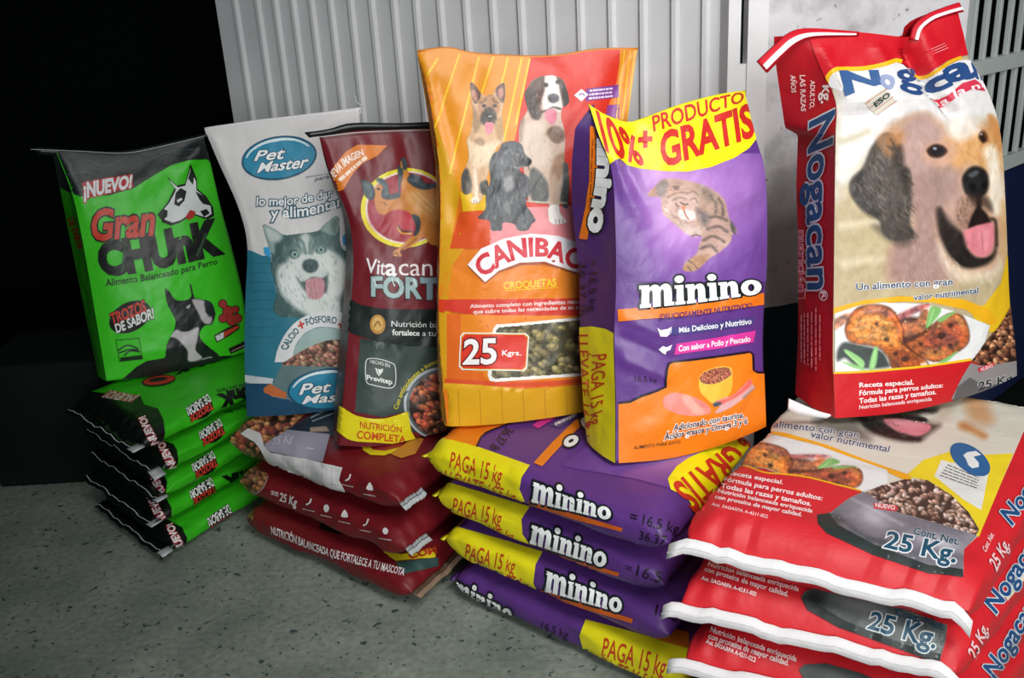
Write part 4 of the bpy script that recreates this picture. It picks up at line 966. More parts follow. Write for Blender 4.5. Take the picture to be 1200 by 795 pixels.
# ---- standing orange sack
c7 = crop(480, 40, 3.18); c8 = crop(490, 260, 3.18); cd_ = crop(530, 85, 4.187)
B = CAN
poly(B, c7((0, 30), (455, 60), (445, 110), (390, 400), (345, 600), (190, 595), (185, 620), (150, 795), (130, 1000), (120, 1600), (0, 1600)), 'e6921a', 1, lim=10)
poly(B, c7((455, 60), (790, 30), (770, 180), (610, 640), (600, 795), (300, 795), (300, 650), (345, 600), (400, 360)), 'd83222', 1, lim=10)
for a, b_ in (((105, 90), (58, 165)), ((185, 75), (95, 350)), ((258, 85), (150, 520)), ((312, 85), (235, 330)), ((366, 88), (290, 400)), ((418, 88), (350, 400)), ((447, 92), (395, 340))):
    line(B, c7(a, b_), 2.2, 'f6c828', 2.5, False)
poly(B, c7((95, 330), (130, 420), (190, 590), (150, 795), (110, 795), (95, 560), (70, 400)), 'd8a01c', 2)
poly(B, c7((190, 590), (330, 595), (345, 650), (200, 665)), 'e8b81c', 2)
poly(B, c7((785, 30), (900, 30), (900, 300), (790, 340), (770, 270)), 'e08c1c', 2)
for x in (800, 822, 840): line(B, c7((x, 60), (x - 30, 320)), 1.2, 'f0c030', 3, False)
poly(B, c7((190, 662), (305, 655), (305, 800), (150, 800)), 'd8501c', 2.5); poly(B, c7((300, 650), (470, 645), (620, 640), (620, 800), (300, 800)), 'e88c90', 2.6)
poly(B, c7((655, 205), (778, 188), (780, 235), (655, 250)), '7c3c90', 3); poly(B, c7((612, 228), (640, 205), (664, 226), (640, 252)), 'f0e4ec', 4)
line(B, c7((630, 228), (640, 222), (652, 230)), 1.2, '7c3c90', 5); rows(B, c7((670, 205), (755, 195), (755, 238), (665, 248)), 3, 'e8d4ec', 4, 0.5, 9)
poly(B, c7((735, 265), (782, 262), (780, 310), (725, 330)), '8c3c8c', 3)
pc = Pic(536, 84, 676, 275, 1.5)
# shepherd
gs = cd_((85, 60), (100, 50), (140, 95), (165, 115), (195, 110), (215, 75), (250, 50), (262, 70), (258, 140), (245, 200), (250, 260), (250, 340), (215, 380), (190, 450), (170, 520), (160, 590), (135, 640), (90, 640), (100, 600), (70, 590), (45, 580), (45, 510), (70, 450), (80, 400), (70, 330), (90, 290), (100, 200), (90, 130))
pc.fill(gs, 'd8b088', 1.2)
pc.fill(cd_((45, 510), (75, 470), (95, 540), (90, 590), (55, 595)), '4c4844', 3); pc.fill(cd_((135, 545), (175, 530), (170, 600), (140, 590)), '44443c', 3)
pc.fill(cd_((85, 60), (100, 50), (140, 100), (130, 145), (105, 150)), '6a4c44', 2); pc.fill(cd_((95, 85), (120, 100), (118, 140), (100, 130)), 'c08478', 2)
pc.fill(cd_((215, 75), (252, 50), (262, 80), (250, 150), (220, 120)), '6a4c44', 2); pc.fill(cd_((222, 95), (246, 75), (250, 110), (235, 130)), 'c08478', 2)
pc.fill(cd_((130, 140), (165, 115), (195, 110), (225, 140), (230, 190), (200, 230), (140, 230), (125, 180)), 'b8845c', 3)
pc.fill(cd_((140, 210), (165, 175), (195, 175), (215, 210), (215, 245), (180, 260), (140, 250)), '3c3430', 3); pc.fill(cd_((165, 210), (185, 205), (198, 215), (185, 228)), '14141a', 1.5); pc.fill(ell(*cd_((186, 216))[0], 2.4, 1), 'b8b4b0', 1)
pc.fill(ell(*cd_((155, 165))[0], 2.6, 2), '2a201c', 1.2); pc.fill(ell(*cd_((207, 165))[0], 2.6, 2), '2a201c', 1.2); pc.line(cd_((135, 150), (155, 145), (165, 130)), 1.6, '54382c', 1.5, 0.8); pc.line(cd_((225, 150), (208, 145), (198, 130)), 1.6, '54382c', 1.5, 0.8)
pc.fill(cd_((160, 250), (180, 245), (202, 250), (195, 295), (178, 305), (165, 295)), 'e48c9c', 1.2)
pc.fill(cd_((100, 160), (120, 190), (140, 260), (110, 300), (100, 230)), '94704c', 4, 0.8); pc.fill(cd_((210, 250), (245, 220), (248, 320), (225, 330)), 'b08858', 4, 0.7)
pc.fill(cd_((75, 330), (130, 360), (200, 340), (230, 350), (180, 440), (120, 470), (85, 420)), 'ecd4b4', 5, 0.9); pc.fill(cd_((110, 335), (140, 320), (160, 345), (140, 360)), '8c6850', 3, 0.7)
pc.line(cd_((110, 480), (118, 560), (120, 620)), 4, 'f0dcc4', 2); pc.fill(ell(*cd_((112, 628))[0], 5.5, 3.6), 'f0e4d4', 1.5); pc.line(cd_((105, 625), (108, 640)), 0.8, '604c40', 0.8); pc.line(cd_((118, 625), (120, 640)), 0.8, '604c40', 0.8)
pc.fur(gs, ['f0dcc0', 'a8805c', 'c8a074', 'e4c8a0'], 85, 200, 4, 0.8, 0.35, 11, 25)
# big brown and white dog
sb = cd_((370, 80), (390, 40), (440, 18), (500, 15), (545, 40), (565, 100), (570, 150), (545, 165), (535, 220), (550, 280), (555, 340), (550, 430), (565, 460), (570, 570), (560, 670), (530, 640), (525, 690), (560, 730), (540, 745), (490, 745), (470, 720), (470, 640), (400, 640), (370, 620), (340, 420), (325, 340), (330, 250), (360, 200), (370, 150))
pc.fill(sb, 'd0b4a0', 1.2)
pc.fill(cd_((372, 80), (395, 40), (450, 18), (450, 90), (430, 160), (440, 200), (420, 235), (385, 220), (372, 150)), '5a443c', 3); pc.fill(cd_((355, 100), (385, 70), (410, 130), (420, 230), (390, 210), (365, 170)), '3c302c', 3)
pc.fill(cd_((505, 20), (545, 40), (570, 110), (570, 155), (545, 160), (530, 110), (520, 60)), '54403a', 3); pc.fill(cd_((545, 70), (570, 120), (568, 155), (540, 165)), '332a28', 3)
pc.fill(cd_((455, 25), (500, 15), (520, 60), (530, 120), (540, 170), (510, 200), (460, 190), (440, 150), (455, 90)), 'ece4dc', 3)
pc.fill(cd_((470, 115), (495, 105), (520, 115), (520, 140), (495, 152), (472, 140)), '44424a', 2.5); pc.fill(cd_((480, 112), (500, 108), (508, 116), (490, 122)), '80808a', 1.5, 0.7)
pc.fill(ell(*cd_((458, 62))[0], 3, 2.6), '2c2220', 1.8); pc.fill(ell(*cd_((517, 48))[0], 2.6, 2.4), '2c2220', 1.8)
pc.line(cd_((440, 195), (470, 185), (495, 172), (530, 180)), 2.4, '3c2c2a', 1.8, 0.8); pc.fill(cd_((455, 195), (490, 178), (510, 195), (508, 235), (485, 255), (460, 235)), 'e48498', 1.4)
pc.fill(cd_((460, 290), (500, 262), (540, 280), (550, 330), (510, 350), (470, 320)), '7a5c4c', 3); pc.fill(cd_((325, 270), (350, 220), (355, 300), (335, 340)), '80604c', 4, 0.9); pc.fill(cd_((500, 420), (550, 400), (548, 480), (510, 540), (480, 520)), '9c7458', 5, 0.8)
pc.fill(cd_((345, 260), (440, 250), (470, 330), (480, 420), (400, 460), (345, 360)), 'dcc8b8', 7, 0.8)
pc.fill(cd_((390, 470), (440, 500), (470, 560), (465, 630), (400, 640), (375, 560)), '525250', 4); pc.fill(cd_((545, 440), (570, 470), (568, 660), (530, 640), (540, 540)), '4c5250', 3)
pc.line(cd_((360, 632), (460, 640), (560, 640)), 2.2, 'c8c4a8', 1.2); pc.line(cd_((495, 520), (495, 620), (505, 690)), 8, 'c4a088', 3, 0.9); pc.fill(cd_((470, 660), (520, 650), (530, 690), (562, 730), (540, 745), (490, 745), (470, 715)), 'f0e8e0', 2)
for x in (505, 522, 540): pc.line(cd_((x, 722), (x + 3, 742)), 0.9, '7c6860', 0.9)
pc.fur(sb, ['ece0d4', '9c8070', 'c0a490', 'f0e8e0'], 85, 220, 4, 0.8, 0.3, 12, 25); pc.fur(cd_((372, 80), (450, 25), (440, 200), (390, 210)), ['7c6454', '2c2422', 'a08470'], 80, 70, 4, 0.9, 0.5, 13)
# black spaniel
sp = cd_((225, 380), (250, 345), (300, 335), (340, 355), (355, 400), (385, 430), (380, 455), (330, 475), (375, 520), (385, 580), (360, 640), (385, 680), (410, 725), (390, 745), (370, 775), (320, 775), (300, 745), (250, 740), (245, 775), (190, 775), (180, 730), (125, 715), (160, 670), (165, 600), (185, 530), (180, 460), (195, 410))
pc.fill(sp, '4a4b4e', 1.6); pc.fill(cd_((200, 420), (250, 380), (290, 400), (290, 470), (250, 520), (200, 520), (190, 470)), '5e6064', 5, 0.8); pc.fill(cd_((260, 350), (310, 345), (345, 390), (300, 400)), '6c6c70', 5, 0.6)
pc.fill(cd_((250, 520), (295, 510), (300, 560), (270, 590), (250, 560)), 'a8a4a4', 4, 0.8); pc.fill(cd_((250, 640), (285, 640), (280, 690), (255, 680)), '8c8c8c', 4, 0.7); pc.fill(cd_((335, 425), (385, 430), (375, 455), (330, 450)), '26262a', 2); pc.line(cd_((290, 460), (320, 470), (350, 462)), 1.6, '9c9c9c', 1.4, 0.8); pc.fill(ell(*cd_((318, 390))[0], 2, 1.8), '18181c', 1.2); pc.line(cd_((260, 395), (285, 380), (295, 400)), 2, '949496', 2, 0.6)
pc.fur(sp, ['84868a', '2c2c30', '6c6e72', 'a4a4a8', '3a3a3e'], 90, 330, 6, 0.9, 0.5, 14, 22)
pc.lay(B, 4)
# brand banner, texts, picture box
poly(B, c8((60, 230), (130, 170), (240, 225), (400, 160), (600, 180), (640, 290), (600, 292), (60, 292)), 'e8821c', 2); poly(B, c8((130, 60), (170, 0), (200, 60), (130, 160), (120, 230), (110, 600), (60, 600), (60, 300), (70, 130)), 'd89c18', 2)
poly(B, c8((185, 165), (235, 105), (320, 68), (420, 50), (520, 58), (600, 85), (660, 125), (640, 215), (560, 188), (470, 158), (380, 162), (300, 190), (250, 232)), 'a04c20', 3, lim=10)
poly(B, c8((185, 160), (235, 100), (320, 62), (420, 44), (520, 52), (600, 79), (660, 119), (640, 205), (560, 178), (470, 148), (380, 152), (300, 182), (250, 225)), 'f4eef0', 4)
text(B, 'CANIBAC', c8((205, 150), (300, 85), (400, 62), (500, 70), (625, 112)), c8((243, 205), (318, 155), (400, 130), (480, 130), (590, 175)), 'd02838', 0.05, 6)
text(B, 'CROQUETAS', c8((318, 226), (512, 212)), c8((318, 251), (514, 239)), 'f2cc20', 0.025, 5); line(B, c8((318, 257), (520, 244)), 0.8, 'f2cc20', 5, False)
poly(B, c8((60, 290), (590, 285), (640, 290), (640, 350), (300, 348), (180, 342), (60, 326)), 'd43a28', 4); poly(B, c8((60, 284), (100, 290), (100, 340), (60, 330)), 'd8401c', 4.4)
text(B, 'Alimento completo con ingredientes naturales', c8((195, 307), (640, 287)), c8((195, 321), (640, 302)), 'f4e0dc', 0.03, 6); text(B, 'que cubre todas las necesidades de su perro', c8((207, 328), (640, 308)), c8((207, 342), (640, 322)), 'f4e0dc', 0.03, 6)
poly(B, c8((108, 342), (180, 343), (300, 349), (640, 349), (640, 620), (400, 622), (108, 598)), 'e0681c', 3, lim=10); poly(B, c8((160, 345), (640, 349), (640, 590), (260, 590), (240, 560), (160, 550)), 'e8861c', 3.6, lim=10)
poly(B, c8((50, 596), (108, 598), (400, 622), (640, 605), (640, 900), (50, 900)), 'dca41a', 3.5, lim=10); line(B, c8((100, 592), (400, 606), (640, 588)), 5, 'd8502a', 4)
for x in (150, 230, 310, 390, 470, 550): line(B, c8((x, 625), (x + 6, 780)), 0.8, 'b88410', 4.2, False)
bx = c8((275, 420), (280, 400), (292, 383), (320, 381), (640, 352), (640, 572), (290, 596), (268, 592), (260, 570), (272, 470))
poly(B, bx, 'f0ece4', 5, lim=10)
pk = Pic(572, 372, 700, 448, 1.3); pk.kibble(c8((285, 425), (290, 405), (300, 392), (640, 362), (640, 562), (285, 585), (272, 575), (282, 500)), ['7c7048', '6c6440', '8c8058', '5c5838', '746a4c'], 6.0, 130, 15, '4a4630', 0.72, False); pk.lay(B, 6.5)
for g, c_, zz in ((0, 'f0ece8', 7), (4, 'd8a01c', 7.6), (7, 'd8301f', 8.2)):
    poly(B, c8((158 + g, 425 + g), (170 + g, 412 + g), (400 - g, 414 + g), (413 - g, 425 + g), (405 - g, 545 - g), (392 - g, 556 - g), (165 + g, 551 - g), (153 + g, 538 - g)), c_, zz)
text(B, '25', c8((176, 440), (290, 436)), c8((170, 528), (288, 526)), 'f4f0f0', 0.025, 10, [('6c1410', 0.04)]); text(B, 'Kgrs.', c8((313, 478), (381, 479)), c8((312, 497), (381, 497)), 'f4f0f0', 0.04, 10)

# ---- standing dark red sack
v5 = crop(360, 130, 3.978); v6 = crop(380, 320, 3.7875); vt = crop(400, 290, 9.23); vd = crop(410, 180, 6.117)
B = VIT
poly(B, v5((90, 330), (130, 250), (180, 190), (235, 158), (372, 162), (330, 208), (262, 242), (215, 290), (168, 368), (100, 390)), 'd8761c', 2)
text(B, 'NUEVA IMAGEN', v5((88, 318), (160, 225), (255, 180)), v5((105, 345), (178, 256), (264, 206)), 'f2e4d8', 0.03, 4); rows(B, v5((140, 312), (270, 205), (284, 224), (160, 335)), 1, 'f0d8c0', 4, 0.55, 2)
pc = Pic(418, 184, 545, 308, 1.4)
ring = ell(*vd((400, 390))[0], 53, 47, -6, 60)
pc.fill(ring, 'e8d818', 1); pc.fill(ell(*vd((408, 388))[0], 48.5, 42.5, -6, 60), 'e8dcd8', 1); pc.fill(ell(*vd((410, 388))[0], 46.5, 40.5, -6, 60), '9c2432', 1); pc.glow(*vd((400, 480))[0], 22, 18, 'c44450', 0.9); pc.glow(*vd((180, 450))[0], 10, 20, 'a8405c', 0.6)
pc.a[pc.cover(vd((500, 30), (900, 30), (900, 760), (540, 760), (530, 690), (520, 665), (600, 600)), 1)[0]] *= 1
dogb = vd((180, 240), (215, 215), (235, 260), (230, 320), (290, 330), (350, 310), (370, 260), (355, 180), (370, 130), (410, 120), (430, 170), (480, 220), (560, 240), (630, 235), (700, 260), (700, 640), (600, 660), (560, 640), (530, 600), (480, 640), (400, 690), (360, 700), (375, 740), (310, 735), (310, 700), (370, 660), (430, 600), (490, 560), (500, 500), (440, 440), (380, 405), (300, 410), (250, 440), (205, 425), (180, 370), (175, 300))
pc.fill(dogb, 'c8803a', 1.4)
pc.fill(vd((430, 260), (560, 270), (640, 330), (640, 480), (520, 440), (440, 380), (400, 320)), 'd8a468', 7, 0.7)
for q in (((450, 290), (520, 360), (580, 410)), ((480, 280), (560, 350), (620, 400))): pc.line(vd(*q), 2, 'e8c090', 2, 0.6)
for q in (((80, 195), (120, 190), (165, 230), (180, 300), (150, 335), (100, 290)), ((185, 185), (230, 180), (270, 220), (285, 290), (350, 280), (360, 310), (300, 330), (235, 320), (225, 270), (240, 240)), ((340, 100), (360, 80), (380, 130), (365, 220), (350, 290), (345, 190)), ((410, 180), (440, 150), (500, 165), (540, 210), (640, 215), (640, 240), (540, 260), (470, 245), (420, 210)), ((440, 440), (490, 450), (505, 500), (490, 570), (455, 590), (470, 520)), ((360, 40), (385, 30), (410, 60), (405, 115), (375, 110))):
    pc.fill(vd(*q), '37454c', 1.6)
for q in (((100, 220), (140, 250), (150, 310)), ((430, 190), (480, 200), (530, 235)), ((200, 200), (250, 240), (265, 290))): pc.line(vd(*q), 3, '66787e', 3, 0.6)
pc.line(vd((360, 60), (370, 100)), 2, 'c8803a', 1.4); pc.line(vd((340, 530), (370, 570), (440, 575)), 2, 'd8a030', 1.2); pc.line(vd((345, 520), (375, 555), (440, 560)), 1.6, '37301c', 1.2)
pc.line(vd((310, 720), (340, 715), (345, 740)), 1.2, '5c3418', 1); pc.line(vd((370, 690), (440, 640), (480, 610)), 1.4, '7c4a20', 1.2, 0.8); pc.fill(ell(*vd((205, 255))[0], 2, 1.6), '201810', 1); pc.line(vd((240, 350), (262, 372)), 1.2, '6c3c18', 1)
pc.grain(5, 6, 6); pc.lay(B, 3)
text(B, 'Vit', vt((275, 118), (478, 142)), vt((290, 274), (478, 300)), 'e8e0e0', 0.01, 5, slant=0.15); text(B, 'a', vt((485, 118), (592, 130)), vt((485, 302), (592, 306)), 'f2ecec', 0.022, 5, cap=0.682)
text(B, 'can', vt((620, 116), (980, 120)), vt((620, 304), (980, 306)), 'e8dcdc', 0.0, 5); text(B, 'FOR', vt((335, 325), (520, 325), (850, 335)), vt((335, 520), (520, 535), (850, 548)), '9cb4b4', 0.06, 5, [('1c3434', 0.03)]); text(B, 'TE', vt((868, 345), (1180, 345)), vt((868, 548), (1180, 548)), '8ca4b0', 0.06, 5, [('1c3434', 0.03)])
for x in (352, 545, 600, 780): line(B, vt((x, 340), (x + 30, 420)), 1.0, 'dce8e8', 6.5, False)
poly(B, v6((110, 110), (160, 140), (250, 158), (380, 162), (640, 160), (640, 330), (360, 325), (220, 300), (100, 262)), '15211f', 3)
poly(B, ell(*v6((238, 228))[0], 9, 11.5), 'b8843a', 4); poly(B, ell(*v6((238, 226))[0], 6.5, 8.5), 'd4ac64', 5); line(B, v6((222, 240), (238, 215), (252, 236)), 1.6, '8c5c20', 6)
text(B, 'Nutrición balanceada', v6((298, 212), (640, 222)), v6((298, 237), (640, 246)), 'e4e8e4', 0.0, 5); text(B, 'fortalece', v6((302, 250), (420, 255)), v6((302, 275), (420, 278)), 'e4e8e4', 0.03, 5); text(B, 'a tu mascota', v6((434, 255), (640, 262)), v6((434, 278), (640, 286)), 'e4e8e4', 0.0, 5)
poly(B, v6((155, 290), (220, 300), (360, 325), (640, 328), (640, 760), (380, 700), (375, 610), (260, 640), (135, 615)), '35443f', 3, lim=10)
poly(B, v6((110, 262), (160, 288), (138, 620), (85, 600)), '6e1822', 3.4)
line(B, v6((184, 440), (186, 395), (200, 380), (245, 382), (300, 400), (314, 415), (316, 480), (306, 505), (280, 510), (220, 498), (190, 485)), 1.0, 'd8dcd8', 5, True, True)
text(B, 'HECHO EN', v6((203, 385), (245, 392), (290, 404)), v6((205, 400), (245, 407), (290, 420)), 'd8dcd8', 0.01, 5, lim=6); text(B, 'Previtep', v6((190, 452), (300, 472)), v6((190, 472), (300, 494)), 'e4e8e4', 0.035, 5); poly(B, v6((225, 420), (245, 428), (262, 425), (258, 440), (243, 458), (234, 446)), 'd8dcd8', 5); line(B, v6((235, 424), (243, 450)), 0.6, '35443f', 6, False)
text(B, 'Con antioxidantes e Inmunoglobulinas', v6((306, 600), (340, 510), (410, 430), (500, 378), (620, 345)), v6((324, 606), (358, 522), (424, 446), (508, 396), (624, 362)), 'd8cc20', 0.01, 5)
poly(B, ell(*v6((522, 580))[0], 45, 43, 0, 50), 'b0b8bc', 4); poly(B, ell(*v6((524, 582))[0], 42.5, 40.5, 0, 50), '586064', 5)
poly(B, sm(v6((70, 588), (150, 634), (260, 645), (374, 612))) + sm(v6((378, 660), (390, 710), (440, 745), (640, 775))) + sm(v6((640, 800), (420, 768), (250, 752), (120, 742), (60, 700))), 'e2d21a', 5)
pk = Pic(476, 434, 545, 520, 1.4); pk.kibble(ell(*v6((528, 586))[0], 40.5, 38.5, 0, 40), ['a8483a', '8c3c30', 'b86a44', '6c4a3a', '9c5a3c', '5c4038', 'c05a44'], 4.2, 190, 17, '2a1c18', 0.85, False); pk.lay(B, 6.5)
text(B, 'NUTRICIÓN', v6((160, 657), (342, 682)), v6((160, 686), (342, 706)), 'c85a1c', 0.04, 7); text(B, 'COMPLETA', v6((148, 698), (360, 722)), v6((144, 732), (360, 750)), 'c8501c', 0.025, 7)
poly(B, sm(v6((50, 696), (120, 744), (250, 753), (420, 770), (640, 802))) + v6((640, 860), (40, 860)), '6a1420', 5.5)

# ---- standing white and blue sack
p3 = crop(230, 110, 3.615); p4 = crop(260, 300, 3.615); ph = crop(300, 250, 6.625)
B = PET
poly(B, ph((-120, 250), (50, 330), (120, 330), (120, 420), (200, 795), (700, 795), (690, 400), (700, 240), (830, 230), (830, 1320), (-120, 1320)), '2c7488', 1, lim=9)
poly(B, ph((700, 150), (830, 145), (830, 260), (690, 250)), '16363e', 2); 
poly(B, ph((60, 265), (105, 262), (118, 310), (116, 345), (70, 320)), '3a9cd0', 3); poly(B, ph((668, 180), (700, 148), (706, 240), (676, 250)), '3a98cc', 3)
for i in range(9): line(B, ph((-40, 400 + i * 70), (60, 385 + i * 72), (150, 400 + i * 70)), 1.0, '246678', 1.6)
pc = Pic(300, 248, 424, 372, 1.5)
pc.fill(ph((50, 90), (110, 100), (215, 165), (320, 158), (490, 130), (570, 50), (640, 20), (650, 120), (660, 250), (720, 330), (740, 500), (720, 800), (180, 800), (160, 600), (120, 450), (120, 330), (100, 230)), '44605e', 2)
pc.fill(ph((55, 92), (110, 100), (210, 170), (190, 220), (150, 240), (140, 320), (90, 230)), '8ca09c', 3); pc.fill(ph((75, 110), (150, 140), (190, 190), (130, 220), (100, 190)), 'c4ccc8', 4, 0.8); pc.fill(ph((500, 120), (580, 45), (630, 25), (640, 130), (600, 170), (540, 150)), '88a09a', 3); pc.fill(ph((580, 80), (625, 50), (625, 140), (595, 150)), '586e6a', 4, 0.8)
pc.fill(ph((170, 430), (230, 370), (260, 280), (330, 240), (355, 190), (385, 160), (410, 200), (440, 190), (490, 210), (540, 260), (650, 330), (715, 440), (700, 560), (650, 650), (640, 790), (400, 790), (230, 660), (180, 560)), 'd4dad6', 6)
pc.fill(ph((230, 250), (330, 225), (380, 290), (360, 310), (300, 280), (240, 380), (210, 340)), '54706c', 6, 0.9); pc.fill(ph((430, 230), (480, 170), (560, 200), (600, 290), (540, 260), (470, 270), (430, 320)), '4c6864', 6, 0.9)
pc.fill(ph((360, 170), (410, 165), (420, 230), (400, 330), (370, 300), (340, 210)), 'c0cac6', 5, 0.9); pc.line(ph((340, 200), (370, 240), (385, 310)), 3, '486460', 3, 0.8); pc.line(ph((440, 180), (420, 230), (415, 310)), 3, '486460', 3, 0.8)
pc.fill(ph((255, 300), (300, 275), (340, 300), (340, 330), (300, 355), (262, 335)), '3c5452', 3, 0.9); pc.fill(ph((465, 280), (500, 255), (545, 268), (545, 300), (500, 315), (468, 305)), '3c5452', 3, 0.9)
for x, y in ((302, 320), (505, 284)): pc.fill(ell(*ph((x, y))[0], 3.8, 3.5), '8cb4ac', 1.2); pc.fill(ell(*ph((x, y))[0], 1.6, 1.6), '142420', 1)
pc.fill(ph((360, 410), (375, 370), (420, 355), (470, 370), (485, 410), (465, 450), (420, 468), (380, 450)), '34484a', 3); pc.fill(ph((385, 385), (420, 370), (450, 380), (430, 400)), '5a7070', 4, 0.7)
pc.fill(ph((310, 490), (360, 530), (440, 490), (520, 500), (560, 450), (550, 600), (520, 620), (400, 620)), '2c3e3e', 3); pc.fill(ph((320, 430), (420, 468), (540, 440), (550, 470), (500, 500), (430, 495), (370, 530), (330, 500)), 'ccd4d0', 4)
pc.fill(ph((385, 530), (450, 500), (520, 510), (535, 580), (510, 650), (450, 668), (400, 640)), 'c88c94', 2.5); pc.line(ph((455, 520), (460, 620)), 1.4, 'a86c78', 2, 0.7)
pc.fill(ph((560, 380), (680, 380), (710, 470), (650, 640), (580, 640)), 'e2e6e2', 12, 0.7); pc.fill(ph((185, 460), (280, 450), (380, 640), (340, 720), (220, 620)), 'e2e6e4', 12, 0.7)
pc.fur(ph((130, 330), (320, 160), (560, 150), (720, 330), (730, 700), (640, 790), (250, 790), (140, 500)), ['e8ecea', '6c8480', 'a8b8b4', '3c5450'], 80, 330, 5, 0.9, 0.28, 21, 40)
pc.lay(B, 3)
# white arc with its words, bowl
arc_o = p4((225, 450), (238, 395), (270, 330), (320, 275), (390, 240), (450, 232), (520, 245), (600, 290), (640, 360)); arc_i = p4((600, 400), (560, 345), (510, 315), (440, 300), (380, 310), (335, 345), (308, 390), (300, 450))
poly(B, sm(arc_o, 40) + sm(arc_i, 30), 'dadcdc', 4); poly(B, p4((300, 450), (308, 390), (335, 345), (380, 310), (440, 300), (510, 315), (560, 345), (600, 400), (600, 450)), '9cb4b0', 3.6)
text(B, 'CALCIO', p4((250, 392), (275, 348), (312, 302)), p4((278, 398), (300, 356), (330, 320)), '2c5c6c', 0.03, 6); text(B, 'FÓSFORO', p4((352, 268), (420, 254), (488, 260)), p4((362, 295), (420, 282), (484, 288)), '2c5c6c', 0.03, 6)
text(B, '+', p4((318, 278), (342, 266)), p4((332, 318), (356, 306)), 'c83c30', 0.03, 6); text(B, '+', p4((498, 270), (520, 278)), p4((488, 308), (510, 316)), 'c83c30', 0.03, 6)
pk = Pic(328, 396, 426, 432, 1.4); pk.kibble(p4((255, 468), (290, 430), (350, 395), (430, 360), (500, 355), (560, 375), (600, 420), (600, 470), (400, 470)), ['b07a68', 'a06a5a', '946050', 'c09078', '7c5a50', '8c7a60'], 3.6, 190, 23, '4c342c'); pk.lay(B, 5)
poly(B, p4((255, 462), (400, 470), (640, 462), (640, 620), (480, 640), (270, 600), (180, 560), (215, 545)), '5c7678', 6); poly(B, p4((178, 560), (205, 540), (275, 580), (272, 602), (215, 592), (182, 578)), 'c46c3c', 6.6)
poly(B, p4((60, 500), (130, 508), (220, 520), (214, 540), (130, 540), (60, 528)), 'c4ccce', 3); poly(B, p4((60, 540), (214, 542), (180, 575), (215, 596), (270, 604), (480, 640), (640, 620), (640, 760), (60, 760)), '1d4a68', 3)
def pet_logo(cx, cy, rx, ry, rot, q1, q2, z):
    poly(B, ell(cx, cy, rx, ry, rot), '1b4f68', z); poly(B, ell(cx, cy, rx * .95, ry * .92, rot), '2a86a8', z + .6)
    t = [math.radians(a) for a in range(-165, -20, 12)]; c_, s_ = math.cos(math.radians(rot)), math.sin(math.radians(rot))
    f = lambda a, k: (cx + rx * k * math.cos(a) * c_ - ry * k * math.sin(a) * s_, cy + rx * k * math.cos(a) * s_ + ry * k * math.sin(a) * c_)
    poly(B, [f(a, .9) for a in t] + [f(a, .76 + .1 * abs(2 * i / (len(t) - 1) - 1)) for i, a in list(enumerate(t))[::-1]], 'd8e8ec', z + 1.2)
    text(B, 'Pet', [q1[0], q1[1]], [q1[3], q1[2]], 'f0f2f2', 0.05, z + 3, [('123848', 0.04)], slant=0.2); text(B, 'Master', [q2[0], q2[1]], [q2[3], q2[2]], 'f0f2f2', 0.05, z + 3, [('123848', 0.04)], slant=0.2)
l0 = p3((352, 272))[0]; pet_logo(l0[0], l0[1], 44.5, 25.5, -9, p3((255, 245), (378, 228), (372, 275), (248, 284)), p3((268, 295), (478, 262), (470, 312), (260, 334)), 3)
l1 = p4((452, 562))[0]; pet_logo(l1[0], l1[1], 48, 24, -5, p4((335, 542), (462, 530), (458, 572), (330, 585)), p4((348, 592), (600, 560), (596, 605), (342, 624)), 7)
text(B, 'Alimento completo', p3((462, 350), (620, 322)), p3((462, 358), (620, 331)), '48606c', 0.0, 4, slant=0.2, lim=6); text(B, 'para perro', p3((500, 354), (660, 322)), p3((500, 370), (660, 338)), '2c5468', 0.01, 4, slant=0.2)
text(B, 'lo mejor de dar', p3((260, 437), (420, 432), (575, 402)), p3((258, 474), (420, 468), (578, 436)), 'f0f0f0', 0.015, 6, [('20566a', 0.075)]); text(B, 'y alimentar', p3((318, 484), (470, 470), (618, 430)), p3((318, 528), (470, 516), (620, 474)), 'f0f0f0', 0.015, 6, [('20566a', 0.075)])

# ---- standing green sack
g1 = crop(0, 130, 2.65); g2 = crop(40, 380, 2.65); g8 = crop(60, 380, 5); gd = crop(180, 320, 7.227)
B = GRE
poly(B, g1((120, 100), (700, 40), (700, 190), (664, 168), (640, 150), (590, 152), (530, 170), (470, 205), (415, 240), (340, 262), (250, 266), (210, 250), (172, 228)), '14211f', 2)
for q in (((260, 150), (330, 170), (400, 140)), ((200, 200), (260, 190), (300, 200)), ((430, 170), (520, 130), (600, 120))): line(B, g1(*q), 1.2, '33474a', 3)
B.only = 'sack_body'
poly(B, g1((255, 224), (408, 198), (414, 236), (260, 275)), 'c82c34', 4); text(B, '¡NUEVO!', g1((260, 226), (410, 202)), g1((262, 270), (406, 238)), 'eef0f0', 0.05, 6, [('c02830', 0.06)])
text(B, 'Gran', g1((283, 312), (478, 292)), g1((292, 402), (478, 384)), 'd83c22', 0.03, 6, [('101410', 0.04)], slant=0.18)
text(B, 'CHUnK', g1((304, 420), (430, 395), (660, 345)), g1((322, 508), (460, 488), (678, 440)), '0a100c', 0.07, 5)
for a, b_ in (((390, 410), (380, 500)), ((640, 380), (610, 450))): line(B, g1(a, b_), 3.0, '35503c', 5.6, False)
text(B, 'Alimento Balanceado para Perro', g1((328, 524), (500, 498), (672, 458)), g1((330, 545), (500, 518), (674, 476)), '10180e', 0.012, 5)
out = g1((490, 322), (520, 285), (542, 240), (518, 204), (548, 232), (574, 226), (590, 164), (611, 212), (612, 242), (640, 266), (661, 300), (664, 326), (645, 338), (618, 330), (600, 322), (578, 334), (560, 347), (530, 357), (503, 346), (500, 332))
